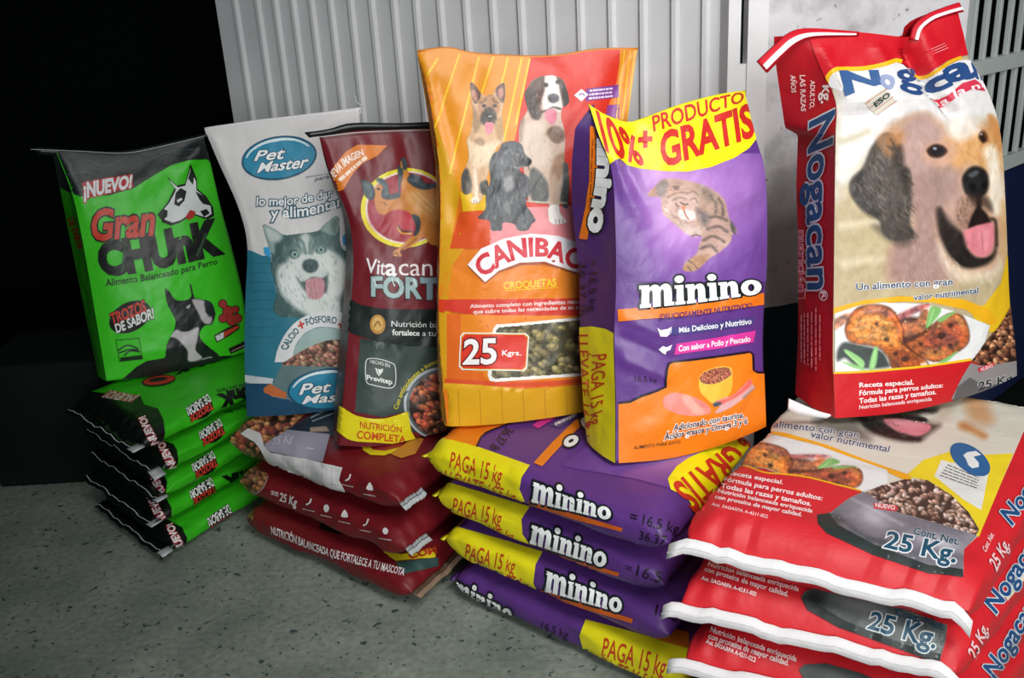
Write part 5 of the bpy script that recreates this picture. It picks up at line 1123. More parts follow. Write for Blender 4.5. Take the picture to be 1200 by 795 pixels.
poly(B, out, '0c140e', 4); poly(B, [(x * .9 + .1 * 219.5, y * .88 + .12 * 236) for x, y in out], 'e6ecea', 5)
poly(B, g1((488, 322), (505, 305), (520, 310), (518, 330), (500, 338)), '0c140e', 6); poly(B, g1((540, 290), (545, 255), (560, 240), (578, 250), (572, 280), (555, 298)), '0c140e', 6); poly(B, g1((548, 278), (562, 270), (566, 276), (552, 286)), 'f0f0f0', 7); poly(B, g1((583, 210), (590, 180), (602, 205), (598, 230)), '243428', 6)
poly(B, g1((575, 330), (590, 308), (606, 314), (600, 332), (585, 340)), 'c03428', 6.5); poly(B, g1((606, 250), (636, 268), (655, 295), (630, 290), (618, 276)), '0c140e', 6); poly(B, g1((620, 312), (640, 305), (650, 318), (632, 330)), '0c140e', 6)
poly(B, ell(*g1((404, 640))[0], 26, 17, -28), '0a100c', 3)
def trozos(b, T1, T2, z=4):
    text(b, 'TROZOS', [T1[0], T1[1]], [T1[3], T1[2]], 'd8402c', 0.06, z + 1.5, [('100c0c', 0.05)]); text(b, 'DE SABOR!', [T2[0], T2[1]], [T2[3], T2[2]], 'f0f2f0', 0.05, z + 1.5, [('100c0c', 0.05)])
trozos(B, g1((342, 632), (448, 588), (454, 622), (350, 664)), g1((357, 664), (474, 612), (478, 642), (364, 690)))
line(B, g1((360, 712), (432, 706), (443, 770), (372, 778)), 1.0, '14301a', 4, False, True)
for q in (((366, 745), (395, 728), (430, 738)), ((370, 752), (400, 742), (432, 742)), ((385, 760), (405, 746), (436, 748))): line(B, g1(*q), 1.6, '14301a', 4)
poly(B, g1((374, 766), (440, 758), (442, 770), (374, 778)), '14301a', 4.5)
# terrier bust
pc = Pic(182, 326, 262, 446, 1.4)
pc.fill(gd((95, 125), (130, 150), (200, 230), (310, 205), (300, 90), (320, 100), (345, 200), (400, 220), (480, 240), (515, 300), (520, 370), (490, 440), (430, 450), (390, 520), (430, 590), (560, 700), (560, 760), (-80, 795), (80, 730), (110, 600), (165, 490), (180, 400), (120, 280), (100, 200)), '131a1a', 1.6)
pc.fill(gd((145, 270), (180, 300), (185, 360), (155, 330)), '44505c', 3, 0.7); pc.fill(gd((325, 225), (430, 240), (440, 330), (490, 370), (480, 430), (420, 420), (370, 330)), 'c8c0c4', 2.5); pc.fill(gd((430, 250), (490, 250), (510, 340), (470, 370), (440, 310)), '1c2a2c', 3)
pc.fill(gd((275, 290), (310, 265), (300, 295), (280, 300)), 'c8d0d0', 1.2); pc.fill(gd((140, 540), (190, 480), (240, 495), (300, 490), (380, 460), (370, 560), (355, 650), (410, 715), (350, 745), (290, 740), (285, 660), (230, 590), (180, 550)), 'ccc4c8', 2); pc.line(gd((410, 730), (460, 715), (490, 712)), 1.6, 'a8b0a8', 1.2)
pc.lay(B, 4); poly(B, g8((340, 370), (420, 320), (500, 250), (560, 215), (680, 195), (800, 210), (900, 215), (1000, 185), (1060, 185), (1000, 260), (700, 300), (430, 350)), '0c1210', 3)
for x, y, a in ((583, 262, 4.5), (628, 325, 6), (585, 385, 4.5), (690, 310, 4), (660, 400, 6), (705, 385, 5)): poly(B, ell(*gd((x, y))[0], a + .9, a + .9), '18100e', 3); poly(B, ell(*gd((x, y))[0], a, a), 'b03430', 4)
poly(B, gd((510, 530), (620, 465), (720, 430), (725, 470), (640, 530), (530, 590)), '1c1412', 4.6); poly(B, gd((520, 535), (590, 500), (590, 550), (535, 578)), 'e0e4e8', 5.2); poly(B, gd((592, 500), (715, 440), (715, 465), (592, 548)), 'c8482c', 5.2)
poly(B, gd((630, 640), (760, 580), (800, 580), (800, 620), (650, 685)), '241818', 4); rows(B, gd((655, 655), (770, 600), (775, 618), (660, 672)), 1, 'c8a8a0', 5, 0.5, 4)
B.only = 'side_gusset'
text(B, 'DE SABOR', g1((212, 335), (246, 432)), g1((230, 330), (262, 428)), '8c2018', 0.03, 3)

# ---- purple stack
q1 = crop(480, 470, 2.446); s1 = crop(770, 460, 2.372); st = crop(820, 520, 6.316); sp_ = crop(1080, 500, 6.625); sd_ = crop(960, 455, 5.4545); s2 = crop(1110, 560, 3.38)
PUR_O = 'e8801c'; YEL = 'ece01a'; INK = 'c4401c'
def offer(b, yel, a, c, top2, z=3):
    poly(b, q1(*yel), YEL, 2, lim=4); text(b, 'PAGA 15 kg', q1(*a[0]), q1(*a[1]), INK, 0.01, z + 1); text(b, 'LLÉVATE 16.5 kg', q1(*c[0]), q1(*c[1]), INK, 0.01, z + 1)
B = mb[3]
pc = Pic(640, 500, 850, 590, 1.0, '5f3688'); pc.glow(790, 530, 60, 30, 'b88cc8', 0.9, -15); pc.glow(720, 545, 50, 22, '8a5cb0', 0.6, 15); pc.glow(830, 545, 30, 40, 'b890c4', 0.5); pc.a[:] = 0; pc.fill(q1((400, 200), (560, 60), (900, 60), (900, 260), (780, 270), (640, 230)), 'ffffff', 1, 0.0); r_ = pc.cover(q1((430, 190), (560, 90), (900, 70), (900, 290), (780, 262), (640, 225)), 2); pc.a[r_[0]] = r_[1]; pc.lay(B, 0.5)
poly(B, q1((50, 140), (85, 90), (240, 40), (380, 25), (345, 42), (215, 92), (192, 133), (90, 108)), PUR_O, 2); line(B, q1((192, 134), (205, 105), (225, 90), (350, 42), (420, 30)), 1.8, '18141c', 3, False)
offer(B, ((40, 148), (85, 104), (190, 131), (345, 186), (322, 220), (316, 252), (336, 299), (200, 255), (75, 215), (52, 180)), (((122, 148), (270, 193)), ((116, 190), (263, 238))), (((106, 198), (310, 262)), ((98, 226), (300, 290))), None)
minino(B, q1((356, 240), (580, 312)), q1((350, 288), (578, 342)), 0.16, 5)
poly(B, q1((342, 286), (480, 325), (612, 364), (608, 374), (480, 341), (345, 297)), 'd0601c', 3)
poly(B, q1((356, 180), (380, 190), (440, 125), (505, 60), (478, 55), (410, 120)), PUR_O, 3)
poly(B, ell(*q1((463, 118))[0], 11.5, 8.2, -28), '10181c', 4); poly(B, ell(*q1((463, 118))[0], 9.2, 6, -28), 'f0f2f2', 4.6); poly(B, ell(*q1((463, 118))[0], 3.4, 1.8, -28), '10181c', 5.2)
text(B, 'nin', q1((540, 10), (490, 62)), q1((580, 34), (520, 92)), 'f0f2f2', 0.08, 5, [('10181c', 0.08)], cap=0.5)
poly(B, q1((352, 72), (400, 40), (420, 50), (368, 82)), 'd03c98', 3); poly(B, q1((402, 72), (470, 34), (492, 44), (428, 80)), '44427e', 3); rows(B, q1((410, 66), (475, 38), (484, 44), (424, 74)), 1, 'd8d8e8', 4, 0.5, 1)
text(B, '36.37 lb', q1((300, 88), (252, 150)), q1((276, 76), (228, 136)), '18101c', 0.0, 4)
text(B, '16.5 kg', q1((672, 328), (772, 355)), q1((668, 355), (766, 382)), '18101c', 0.0, 4); text(B, '36.37 lb', q1((662, 372), (772, 398)), q1((658, 395), (766, 424)), '18101c', 0.0, 4); text(B, '=', q1((636, 318), (655, 324)), q1((632, 345), (652, 350)), '18101c', 0.0, 4)
poly(B, q1((740, 225), (765, 190), (800, 165), (860, 138), (960, 100), (1000, 200), (900, 420), (820, 330), (795, 278), (748, 256)), 'f0e410', 3)
text(B, 'GRATIS', s1((255, 195), (100, 335)), s1((205, 145), (42, 262)), 'c8341c', 0.03, 5); text(B, '10%', s1((315, 130), (262, 175)), s1((275, 98), (220, 135)), 'c8341c', 0.03, 5)
B = mb[2]
offer(B, ((66, 230), (110, 234), (190, 258), (345, 305), (322, 340), (325, 382), (348, 414), (200, 374), (95, 350), (74, 300)), (((130, 278), (268, 316)), ((124, 320), (262, 358))), (((110, 325), (304, 376)), ((104, 350), (296, 402))), None)
minino(B, q1((352, 362), (570, 440)), q1((345, 406), (562, 478)), 0.16, 5); poly(B, q1((392, 428), (500, 462), (602, 492), (598, 502), (500, 474), (395, 440)), 'd0601c', 3)
text(B, '16.5 kg', q1((656, 472), (784, 512)), q1((651, 500), (778, 542)), '18101c', 0.0, 4); text(B, '=', q1((622, 466), (640, 472)), q1((620, 486), (638, 492)), '18101c', 0.0, 4)
B = mb[1]
offer(B, ((80, 372), (130, 360), (260, 397), (382, 434), (362, 470), (356, 522), (380, 572), (250, 532), (105, 484), (84, 420)), (((166, 410), (308, 454)), ((160, 450), (300, 494))), (((140, 452), (344, 515)), ((133, 486), (338, 548))), None)
minino(B, q1((394, 495), (613, 573)), q1((388, 544), (608, 608)), 0.16, 5); poly(B, q1((375, 540), (510, 584), (642, 624), (638, 637), (510, 598), (378, 553)), 'd0601c', 3)
text(B, '16.5 kg', q1((708, 586), (820, 622)), q1((703, 616), (815, 652)), '18101c', 0.0, 4)
B = mb[0]
minino(B, q1((130, 520), (298, 602)), q1((120, 560), (290, 632)), 0.16, 5); poly(B, q1((190, 592), (320, 644), (318, 654), (192, 606)), 'd0601c', 3)
text(B, '16.5 kg', q1((382, 632), (458, 660)), q1((378, 652), (454, 682)), '18101c', 0.0, 4)
offer(B, ((505, 628), (620, 658), (800, 712), (900, 760), (900, 860), (560, 765), (500, 722), (488, 672)), (((560, 680), (740, 738)), ((552, 728), (730, 792))), (((525, 722), (720, 796)), ((515, 752), (710, 826))), None)
poly(B, q1((690, 680), (760, 655), (800, 665), (800, 712), (720, 690)), PUR_O, 2.5)

# ---- red stack
B = rb[3]
cream = s1((195, 206), (250, 145), (330, 55), (420, -20), (1200, -120), (1018, 112), (940, 290), (892, 400), (850, 440), (700, 420), (560, 300), (440, 255), (370, 240), (300, 214))
poly(B, cream, 'd2cdc0', 1)
poly(B, s1((690, 235), (740, 190), (810, 168), (860, 170), (900, 176), (990, 172), (940, 292), (893, 405), (820, 330), (760, 250)), 'e6cc28', 2); poly(B, s1((790, 190), (920, 230), (900, 330), (850, 300), (770, 235)), 'dcdcd8', 2.4)
poly(B, s1((300, 108), (360, 116), (470, 148), (580, 190), (700, 232), (720, 262), (640, 225), (560, 192), (450, 160), (350, 130)), 'e8a41c', 3)
pk = Pic(848, 500, 1040, 585, 1.3); pl_ = s1((195, 207), (258, 140), (330, 120), (450, 150), (560, 190), (660, 225), (640, 262), (590, 275), (560, 284), (440, 255), (370, 240), (300, 214))
pk.fill(pl_, 'dcdcdc', 1.5, smooth=False)
def s_map(*p): return [(s1((165 + x * 0.47 + (y - 100) * -0.15, 108 + y * 0.24 + x * 0.10))[0]) for x, y in p]
roast(pk, s_map, 0.9, 8); r_ = pk.cover(pl_, 1.2); mk = np.zeros_like(pk.a); mk[r_[0]] = r_[1]; pk.a = np.minimum(pk.a, mk); pk.lay(B, 3.5)
# dog picture
pc = Pic(905, 440, 1180, 545, 1.3, 'd2cdc0')
pc.fill(sd_((-20, 200), (200, 170), (260, 240), (330, 320), (300, 350), (150, 320), (40, 270), (-20, 260)), '6c6862', 12, 0.9)
pc.fill(sd_((200, 210), (260, 160), (420, 80), (560, 60), (700, 80), (770, 110), (760, 150), (640, 180), (700, 220), (780, 235), (700, 300), (640, 345), (500, 340), (330, 290), (270, 240)), '4a423c', 8)
pc.fill(sd_((255, 190), (330, 200), (440, 250), (520, 300), (640, 320), (640, 345), (520, 335), (380, 300), (290, 250)), '1e1c1c', 4)
pc.fill(sd_((420, 110), (560, 85), (700, 90), (765, 125), (745, 160), (640, 150), (500, 130)), '26262a', 4); pc.fill(sd_((640, 120), (690, 108), (720, 125), (690, 140)), '6a6e74', 3, 0.7)
pc.fill(sd_((420, 190), (520, 175), (660, 190), (690, 215), (600, 225), (480, 215)), '1c1618', 3); pc.fill(sd_((410, 205), (500, 200), (620, 218), (708, 240), (705, 275), (640, 310), (560, 300), (470, 265)), 'd4808c', 3); pc.fill(sd_((480, 215), (600, 225), (660, 250), (560, 260)), 'e6a0aa', 6, 0.6)
pc.fill(sd_((690, 110), (800, 90), (860, 130), (800, 220), (720, 220), (760, 150)), 'c0b0a0', 10, 0.8); pc.fill(sd_((750, 60), (830, 55), (880, 75), (820, 85)), '3a302a', 4, 0.8)
pc.fill(sd_((930, 60), (1040, 50), (1110, 180), (1110, 220), (1050, 240), (960, 200)), 'c89468', 14, 0.85); pc.fill(sd_((890, 235), (930, 220), (1000, 260), (1070, 300), (1050, 330), (970, 290), (900, 265)), 'b87840', 8, 0.9)
pc.fur(sd_((200, 210), (420, 80), (760, 120), (640, 345), (330, 290)), ['6a6058', '2a2624', '8a7c70'], 20, 90, 5, 0.9, 0.4, 31, 40); r_ = pc.cover(cream, 1); pc.a[:] = 0; pc.a[r_[0]] = r_[1]; pc.lay(B, 1.4, 0.5)
text(B, 'Un alimento con gran', s1((282, 78), (420, 92), (562, 112)), s1((278, 97), (420, 110), (558, 130)), '3c4c68', 0.015, 6, [('e8e4e0', 0.05)]); text(B, 'valor nutrimental', s1((430, 110), (648, 153)), s1((426, 128), (642, 170)), '3c4c68', 0.015, 6, [('e8e4e0', 0.05)])
redf = st((180, 176), (280, 170), (370, 186), (480, 226), (640, 240), (800, 262), (1000, 312), (1190, 362)) + s1((600, 292), (700, 420), (850, 500), (850, 1000), (60, 1000), (60, 330), (120, 250))
poly(B, redf, 'cc222c', 4, lim=5); line(B, st((175, 178), (280, 168), (370, 184), (480, 224), (640, 238), (800, 260), (1000, 310), (1195, 360)), 1.8, 'e8b01c', 5)
kb = Pic(1005, 555, 1150, 635, 1.4); kb.kibble(s1((565, 288), (620, 262), (690, 244), (750, 246), (820, 290), (865, 335), (895, 385), (880, 412), (800, 385), (700, 360), (620, 335)), ['a88474', 'b89484', '8c6c5e', 'c8aa9e', 'd0b8ae', '7c5c50'], 3.5, 420, 33, '46322c', 0.5, False); kb.lay(B, 5)
poly(B, s1((444, 345), (482, 338), (530, 300), (572, 280), (600, 295), (640, 330), (720, 352), (800, 375), (888, 402), (852, 440), (848, 515), (760, 500), (600, 450), (480, 395), (446, 366)), '8e8a8e', 6, lim=10)
pw = s1((446, 345), (482, 338), (530, 300), (572, 280), (600, 295), (640, 330), (720, 352), (800, 375), (888, 402), (852, 440), (848, 515), (760, 500), (600, 450), (480, 395), (446, 366))
pc = Pic(955, 575, 1148, 680, 1.2, '75707a'); pc.glow(*s1((600, 350))[0], 26, 16, 'b4aeb8', 0.9, 25); pc.glow(*s1((780, 420))[0], 40, 10, 'c0bcc4', 0.9, 14); pc.glow(*s1((470, 360))[0], 22, 12, '2c3436', 0.9); pc.glow(*s1((640, 430))[0], 60, 8, '4a484e', 0.8, 16); pc.glow(*s1((870, 405))[0], 12, 8, '8c8690', 0.7)
pc.line(s1((540, 300), (600, 330), (680, 372)), 3, 'c8c4cc', 4, 0.5); pc.line(s1((500, 350), (570, 400), (650, 425)), 3, '34383a', 5, 0.5); pc.grain(6, 9, 6); pc.a[:] = 0; r_ = pc.cover(pw, 1); pc.a[r_[0]] = r_[1]; pc.lay(B, 6.4)
poly(B, s1((444, 345), (478, 340), (500, 372), (600, 425), (750, 482), (848, 495), (848, 516), (750, 505), (600, 455), (470, 395), (446, 368)), '26302f', 7)
poly(B, s1((600, 312), (662, 318), (670, 330), (660, 336), (602, 328)), 'c83c48', 7.4); text(B, 'NUEVO', s1((606, 313), (660, 320)), s1((606, 324), (660, 332)), 'f0d8d8', 0.03, 8.4, lim=6)
text(B, '25 Kg.', s1((642, 392), (836, 432)), s1((630, 434), (826, 478)), '1c4c64', 0.05, 9, [('dcdce0', 0.05)]); text(B, 'Cont. Net.', s1((715, 381), (840, 410)), s1((711, 399), (835, 430)), '24485c', 0.03, 9, [('c8c8cc', 0.04)])
for s_, a, b_ in (('Receta especial.', ((222, 210), (620, 284)), ((212, 240), (612, 312))), ('Fórmula para perros adultos:', ((190, 255), (910, 400)), ((182, 288), (900, 432))), ('Todas las razas y tamaños.', ((168, 305), (828, 440)), ((160, 338), (820, 474))), ('Nutrición balanceada enriquecida', ((146, 348), (836, 496)), ((138, 374), (828, 524))), ('con proteína de mayor calidad.', ((124, 390), (758, 524)), ((116, 416), (750, 552))), ('Aut. SAGARPA A-4211-022', ((98, 448), (508, 540)), ((90, 468), (500, 562)))):
    text(B, s_, st(*a), st(*b_), 'f4e4e4', 0.03 if 'Aut' not in s_ else 0.0, 6)
poly(B, ell(*sp_((375, 265))[0], 27, 14.5, 36), '2c5f94', 4); poly(B, sp_((320, 235), (350, 210), (420, 200), (460, 230), (400, 245), (440, 290), (440, 325), (390, 335), (360, 310), (340, 260)), 'dcdee0', 5); poly(B, sp_((200, 290), (260, 290), (480, 400), (460, 500), (130, 410)), 'd8d8d4', 3.6); rows(B, sp_((205, 295), (450, 400), (430, 500), (135, 400)), 5, '50504c', 4.6, 0.28, 5)
poly(B, s1((950, -6), (1100, 20), (1090, 38), (940, 2)), 'b02030', 4)
side = srgb(hexc('c2161f'))
def name_side(b, bl, tl, br, tr): text(b, 'Nogacan', s2(tl, tr), s2(bl, br), '1c4878', 0.055, 6, [('c4ccd4', 0.04)])
name_side(B, (252, 192), (208, 140), (420, -60), (385, -95))
text(B, '25 Kg.', s2((160, 335), (215, 235)), s2((188, 372), (240, 268)), 'e8c0c4', 0.03, 5); text(B, 'Cont. Net.', s2((136, 285), (168, 215)), s2((150, 302), (182, 232)), 'e8c0c4', 0.02, 5)
B = rb[2]
name_side(B, (188, 540), (140, 490), (372, 262), (330, 220)); poly(B, s2((225, 470), (340, 310), (360, 330), (235, 490)), 'd8ccb4', 3)
text(B, '25 Kg.', s2((76, 690), (132, 570)), s2((106, 724), (156, 600)), 'e8c0c4', 0.03, 5)
for s_, a, b_ in (('Todas las razas y tamaños.', ((152, 454), (388, 522)), ((148, 468), (384, 537))), ('Nutrición balanceada enriquecida', ((146, 474), (395, 543)), ((142, 486), (392, 556))), ('con proteína de mayor calidad.', ((136, 488), (366, 556)), ((133, 500), (363, 570))), ('Aut. SAGARPA A-4211-022', ((126, 513), (278, 558)), ((123, 522), (275, 568)))):
    text(B, s_, s1(*a), s1(*b_), 'ecd4d4', 0.025, 5)
poly(B, s1((400, 572), (412, 556), (450, 546), (530, 548), (660, 596), (806, 650), (800, 700), (784, 752), (700, 722), (500, 650), (420, 604)), '6e7674', 4, lim=10); pc = Pic(930, 685, 1115, 785, 1.1, '4e5656'); pc.glow(*s1((560, 590))[0], 40, 14, '8a908e', 0.8, 18); pc.glow(*s1((430, 580))[0], 20, 14, '161e1e', 1.0); pc.glow(*s1((740, 680))[0], 30, 10, '7c8484', 0.7, 18); pc.grain(5, 9, 6); pc.a[:] = 0; r_ = pc.cover(s1((400, 572), (412, 556), (450, 546), (530, 548), (660, 596), (806, 650), (800, 700), (784, 752), (700, 722), (500, 650), (420, 604)), 1); pc.a[r_[0]] = r_[1]; pc.lay(B, 4.3)
poly(B, s1((400, 572), (430, 582), (520, 635), (700, 705), (790, 730), (784, 754), (700, 724), (500, 652), (418, 606)), '1c2827', 4.6)
text(B, '25 Kg.', s1((598, 612), (782, 660)), s1((584, 656), (768, 712)), '1c4c64', 0.05, 7, [('c8d0d0', 0.05)]); text(B, 'Cont. Net.', s1((665, 604), (800, 645)), s1((660, 622), (794, 664)), '24485c', 0.03, 7)
B = rb[1]
name_side(B, (186, 800), (138, 752), (345, 520), (305, 480))
for s_, a, b_ in (('Nutrición balanceada enriquecida', ((152, 655), (390, 736)), ((148, 668), (386, 750))), ('con proteína de mayor calidad.', ((146, 672), (368, 746)), ((142, 686), (364, 761))), ('Aut. SAGARPA A-4211-022', ((138, 688), (275, 738)), ((135, 698), (272, 750)))):
    text(B, s_, s1(*a), s1(*b_), 'ecd4d4', 0.025, 5)
poly(B, s1((394, 772), (410, 758), (470, 755), (560, 780), (700, 840), (690, 900), (500, 850), (410, 800)), '3c4442', 4, lim=10)

# ---- dark red stack
vq = crop(260, 460, 3.043)
B = vb[2]
poly(B, vq((-20, 140), (40, 90), (180, 50), (330, 30), (420, -10), (420, 160), (384, 160), (350, 260), (200, 250), (130, 240), (60, 240), (0, 200)), '4a1018', 1)
kb = Pic(255, 462, 375, 545, 1.4); kb.kibble(vq((-15, 150), (20, 110), (80, 85), (190, 58), (315, 36), (285, 92), (235, 140), (160, 190), (112, 236), (60, 230), (5, 190)), ['a86a4a', 'b87a50', '8c4438', '7c6040', '9c5040', '6c5c3c', 'c08a5c'], 4.4, 260, 41, '2c1c18', 0.72, False); kb.lay(B, 2)
poly(B, vq((228, 138), (312, 88), (400, 10), (420, 10), (400, 160), (380, 152)), '1c2a34', 3); line(B, vq((250, 110), (330, 60)), 1.0, 'a88c3c', 4, False); rows(B, vq((315, 88), (400, 40), (400, 90), (325, 112)), 2, '90a8b0', 4, 0.35, 6); poly(B, vq((315, 128), (372, 124), (385, 142), (316, 144)), 'a89078', 4)
poly(B, vq((148, 190), (236, 136), (386, 152), (362, 250), (250, 228), (176, 212)), '9c98a8', 3.4); text(B, '25 Kg', vq((185, 165), (260, 150)), vq((180, 190), (252, 178)), 'bcb8c8', 0.04, 5); line(B, vq((300, 200), (330, 205)), 1.4, 'c4c0cc', 5, False)
poly(B, vq((68, 150), (95, 130), (140, 150), (152, 192), (178, 216), (300, 238), (432, 270), (420, 312), (442, 352), (430, 362), (300, 322), (200, 276), (165, 252), (140, 204), (118, 178)), 'd4d2d2', 4)
for i in range(7): line(B, vq((190 + i * 34, 222 + i * 7), (184 + i * 35, 262 + i * 13)), 0.8, 'b4b2b6', 5, False)
poly(B, vq((498, 172), (520, 160), (640, 150), (640, 205), (580, 228), (530, 226), (503, 208)), 'd8c41c', 3); poly(B, vq((524, 172), (550, 158), (660, 150), (640, 198), (580, 212), (535, 206)), '8c2028', 4); poly(B, vq((600, 222), (640, 196), (690, 160), (720, 170), (690, 222), (640, 238)), 'b87a2c', 4.6)
def drops(b, pts):
    for x, y, k in pts:
        c = vq((x, y))[0]
        if k == 0: poly(b, ell(c[0], c[1], 3.2, 4.0, -10), 'dcd8d8', 4)
        elif k == 1: poly(b, [(c[0], c[1] - 5), (c[0] + 4, c[1] + 3), (c[0] - 4, c[1] + 2)], 'dcd8d8', 4, True)
        else: line(b, [(c[0] - 3, c[1] + 3), (c[0] + 1, c[1] + 1), (c[0] + 3, c[1] - 4)], 1.8, 'dcd8d8', 4)
        rows(b, [(c[0] - 7, c[1] + 6), (c[0] + 7, c[1] + 9), (c[0] + 7, c[1] + 12), (c[0] - 7, c[1] + 9)], 1, 'b8a8a8', 4, 0.4, int(x))
drops(B, ((452, 305, 2), (530, 338, 1), (398, 300, 0))); poly(B, vq((478, 386), (540, 402), (596, 412), (580, 420), (520, 410), (490, 398)), 'c4bcc0', 3)
B = vb[1]
kb = Pic(275, 540, 320, 585, 1.4); kb.kibble(vq((50, 268), (100, 254), (150, 280), (166, 300), (148, 342), (108, 362), (70, 342)), ['8c5a3c', '7c6040', '6c4434', '9c6c48'], 3.8, 70, 43, '2c1c18', 0.8); kb.lay(B, 2); line(B, vq((166, 300), (148, 342), (108, 364), (70, 344)), 1.2, '9c8c8c', 3)
text(B, '25 Kg', vq((212, 358), (272, 378)), vq((208, 384), (268, 406)), 'dcd4d4', 0.04, 5); text(B, 'CONT. NETO', vq((178, 350), (205, 358)), vq((177, 362), (204, 371)), 'dcd4d4', 0.02, 5, lim=6)
drops(B, ((312, 392, 2), (375, 414, 0), (440, 436, 1), (515, 466, 2), (585, 496, 0)))
B = vb[0]
text(B, 'NUTRICIÓN BALANCEADA QUE FORTALECE A TU MASCOTA', vq((178, 478), (400, 562), (655, 632)), vq((180, 503), (400, 588), (648, 656)), 'dcd4d4', 0.03, 5)
poly(B, vq((360, 450), (438, 486), (422, 512), (348, 488)), '100c0c', 3); kb = Pic(284, 592, 312, 616, 1.3); kb.kibble(vq((80, 420), (105, 415), (118, 440), (105, 462), (88, 450)), ['8c6a40', '9c7a50'], 2.6, 20, 47, '2c1c10'); kb.lay(B, 2)
poly(B, vq((575, 568), (640, 580), (760, 556), (760, 590), (690, 596), (620, 604)), 'd8c41c', 3); text(B, 'COM', vq((668, 575), (760, 552)), vq((670, 596), (764, 574)), 'b8341c', 0.05, 5); poly(B, vq((620, 608), (700, 598), (770, 590), (770, 620), (650, 650)), '34504c', 3)

# ---- green stack: black film over the left ends, upside-down words along the sides
ends = [[(100, 165), (112, 188), (135, 205), (205, 215), (330, 224), (342, 252), (385, 264), (402, 300), (405, 335), (398, 378), (330, 420), (0, 300), (0, 120)],
        [(400, 365), (432, 374), (444, 395), (446, 425), (438, 450), (380, 480), (200, 420), (0, 260), (0, 120), (200, 260)],
        [(370, 455), (402, 466), (414, 490), (410, 530), (380, 545), (200, 480), (0, 300), (200, 300)],
        [(370, 530), (412, 545), (426, 572), (424, 620), (380, 635), (200, 560), (0, 330), (200, 380)],
        [(420, 612), (460, 634), (473, 665), (472, 712), (430, 745), (200, 680), (0, 420), (200, 450)]]
ends = ends[::-1]
def upside(b, cx, cy, k=1.0, dx=0.0):
    X = lambda *p: [(cx + x * k, cy + y * k) for x, y in p]
    poly(b, ell(cx, cy, 15.5 * k, 10.5 * k, -28), '0c120e', 2.5)
    trozos(b, X((15, -1), (-11, 15), (-12, 8), (13, -8)), X((13, -9), (-14, 8), (-16, 0), (9, -17)))
info = {4: ((515, 265), (355, 335), 1.0), 3: ((552, 340), (412, 410), 0.96), 2: ((530, 440), (384, 498), 0.96), 1: ((524, 523), (382, 580), 0.98), 0: ((578, 607), (440, 668), 0.98)}
for i, b in enumerate(gb):
    E_ = ends[i]; poly(b, g2(*E_), '0b1110', 3, lim=4)
    (tx, ty), (nx, ny), k = info[i]; c = g2((tx, ty))[0]; upside(b, c[0], c[1], k)
    n0 = g2((nx, ny))[0]; X = lambda *p: [(n0[0] + x, n0[1] + y) for x, y in p]
    poly(b, X((13, 15), (-5, -19), (-12, -16), (5, 19)), 'b82c38', 3); text(b, '¡NUEVO!', X((4, 17), (-11, -15)), X((12, 14), (-4, -18)), 'f0eef0', 0.04, 5, [('c02c38', 0.05)])
B = gb[4]
poly(B, g8((290, 430), (350, 390), (520, 425), (470, 465)), 'a83038', 3.4); text(B, '¡NUEVO!', g8((470, 462), (300, 434)), g8((512, 428), (352, 396)), 'd8c8c4', 0.03, 5)
poly(B, ell(*g8((630, 335))[0], 20, 6.5, -8), '100c0c', 3); poly(B, ell(*g8((632, 333))[0], 18.5, 5, -8), 'c8381f', 4); poly(B, ell(*g8((628, 330))[0], 11, 2.4, -8), '16220f', 5); text(B, 'CHUnK', g8((1130, 165), (730, 300)), g8((1100, 135), (740, 265)), '0c120e', 0.07, 3)
text(B, 'CHUnK', g2((760, 205), (583, 255)), g2((750, 168), (574, 222)), '0a120c', 0.07, 4); text(B, 'Alimento Balanceado para Perro', g2((760, 172), (570, 218)), g2((756, 160), (567, 206)), '142410', 0.01, 4)
text(gb[3], 'Alimento Balanceado para Perro', g2((760, 240), (590, 284)), g2((756, 228), (587, 272)), '142410', 0.01, 4); text(gb[1], 'CHUnK', g2((760, 455), (598, 510)), g2((750, 420), (590, 476)), '0a120c', 0.07, 4)

# ------------------------------------------------------------------ seams, tapes and threads: parts of their sacks
def on_front(b, pts, push=0.0): return np.array([p + b.nb * push for p in b.P(pts)])
def ribbon(b, name, up_, lo_, mat, t=0.004, push=0.0, n=26, label=None, wave=0.0, par=None):
    U = spline(on_front(b, up_, push), n); L = spline(on_front(b, lo_, push), n)
    w = (wave * np.sin(np.arange(n) * 0.9))[:, None] * b.nb; V, F = strip_vf(U + w, L + w, t, b.nb)
    o = mesh_obj(name, V, F, mat, par or b.root)
    if par: o.location = -np.array(par.parent.location) + np.array(b.root.location) if False else (0, 0, 0)
    if label: o['label'] = label
    return o
def sub(par, name, V, F, mat):
    """a sub-part, in the frame of the part it belongs to"""
    V = np.asarray(V) - np.array(par.parent.location); me = bpy.data.meshes.new(name); me.from_pydata(V.tolist(), [], [tuple(map(int, f)) for f in F]); me.materials.append(mat)
    o = bpy.data.objects.new(name, me); COL.objects.link(o); o.parent = par; return o
def striped(b, up_, lo_, mid_u, mid_l, push):
    o = ribbon(b, 'top_seam', up_, lo_, M_TAPE_R, 0.006, push, label='red folded seam tape')
    U = spline(on_front(b, mid_u, push - 0.0042), 26); L = spline(on_front(b, mid_l, push - 0.0042), 26); V, F = strip_vf(U, L, 0.0016, b.nb); sub(o, 'tape_stripe', V, F, M_TAPE_W)
striped(NOG, [(886, 72), (905, 54), (924, 38), (948, 33), (1004, 37)], [(897, 85), (914, 68), (932, 52), (952, 44), (1004, 42)], [(891, 76), (908, 59), (926, 44), (949, 38), (1000, 39)], [(895, 81), (912, 64), (930, 49), (951, 42), (1000, 41)], -0.004)
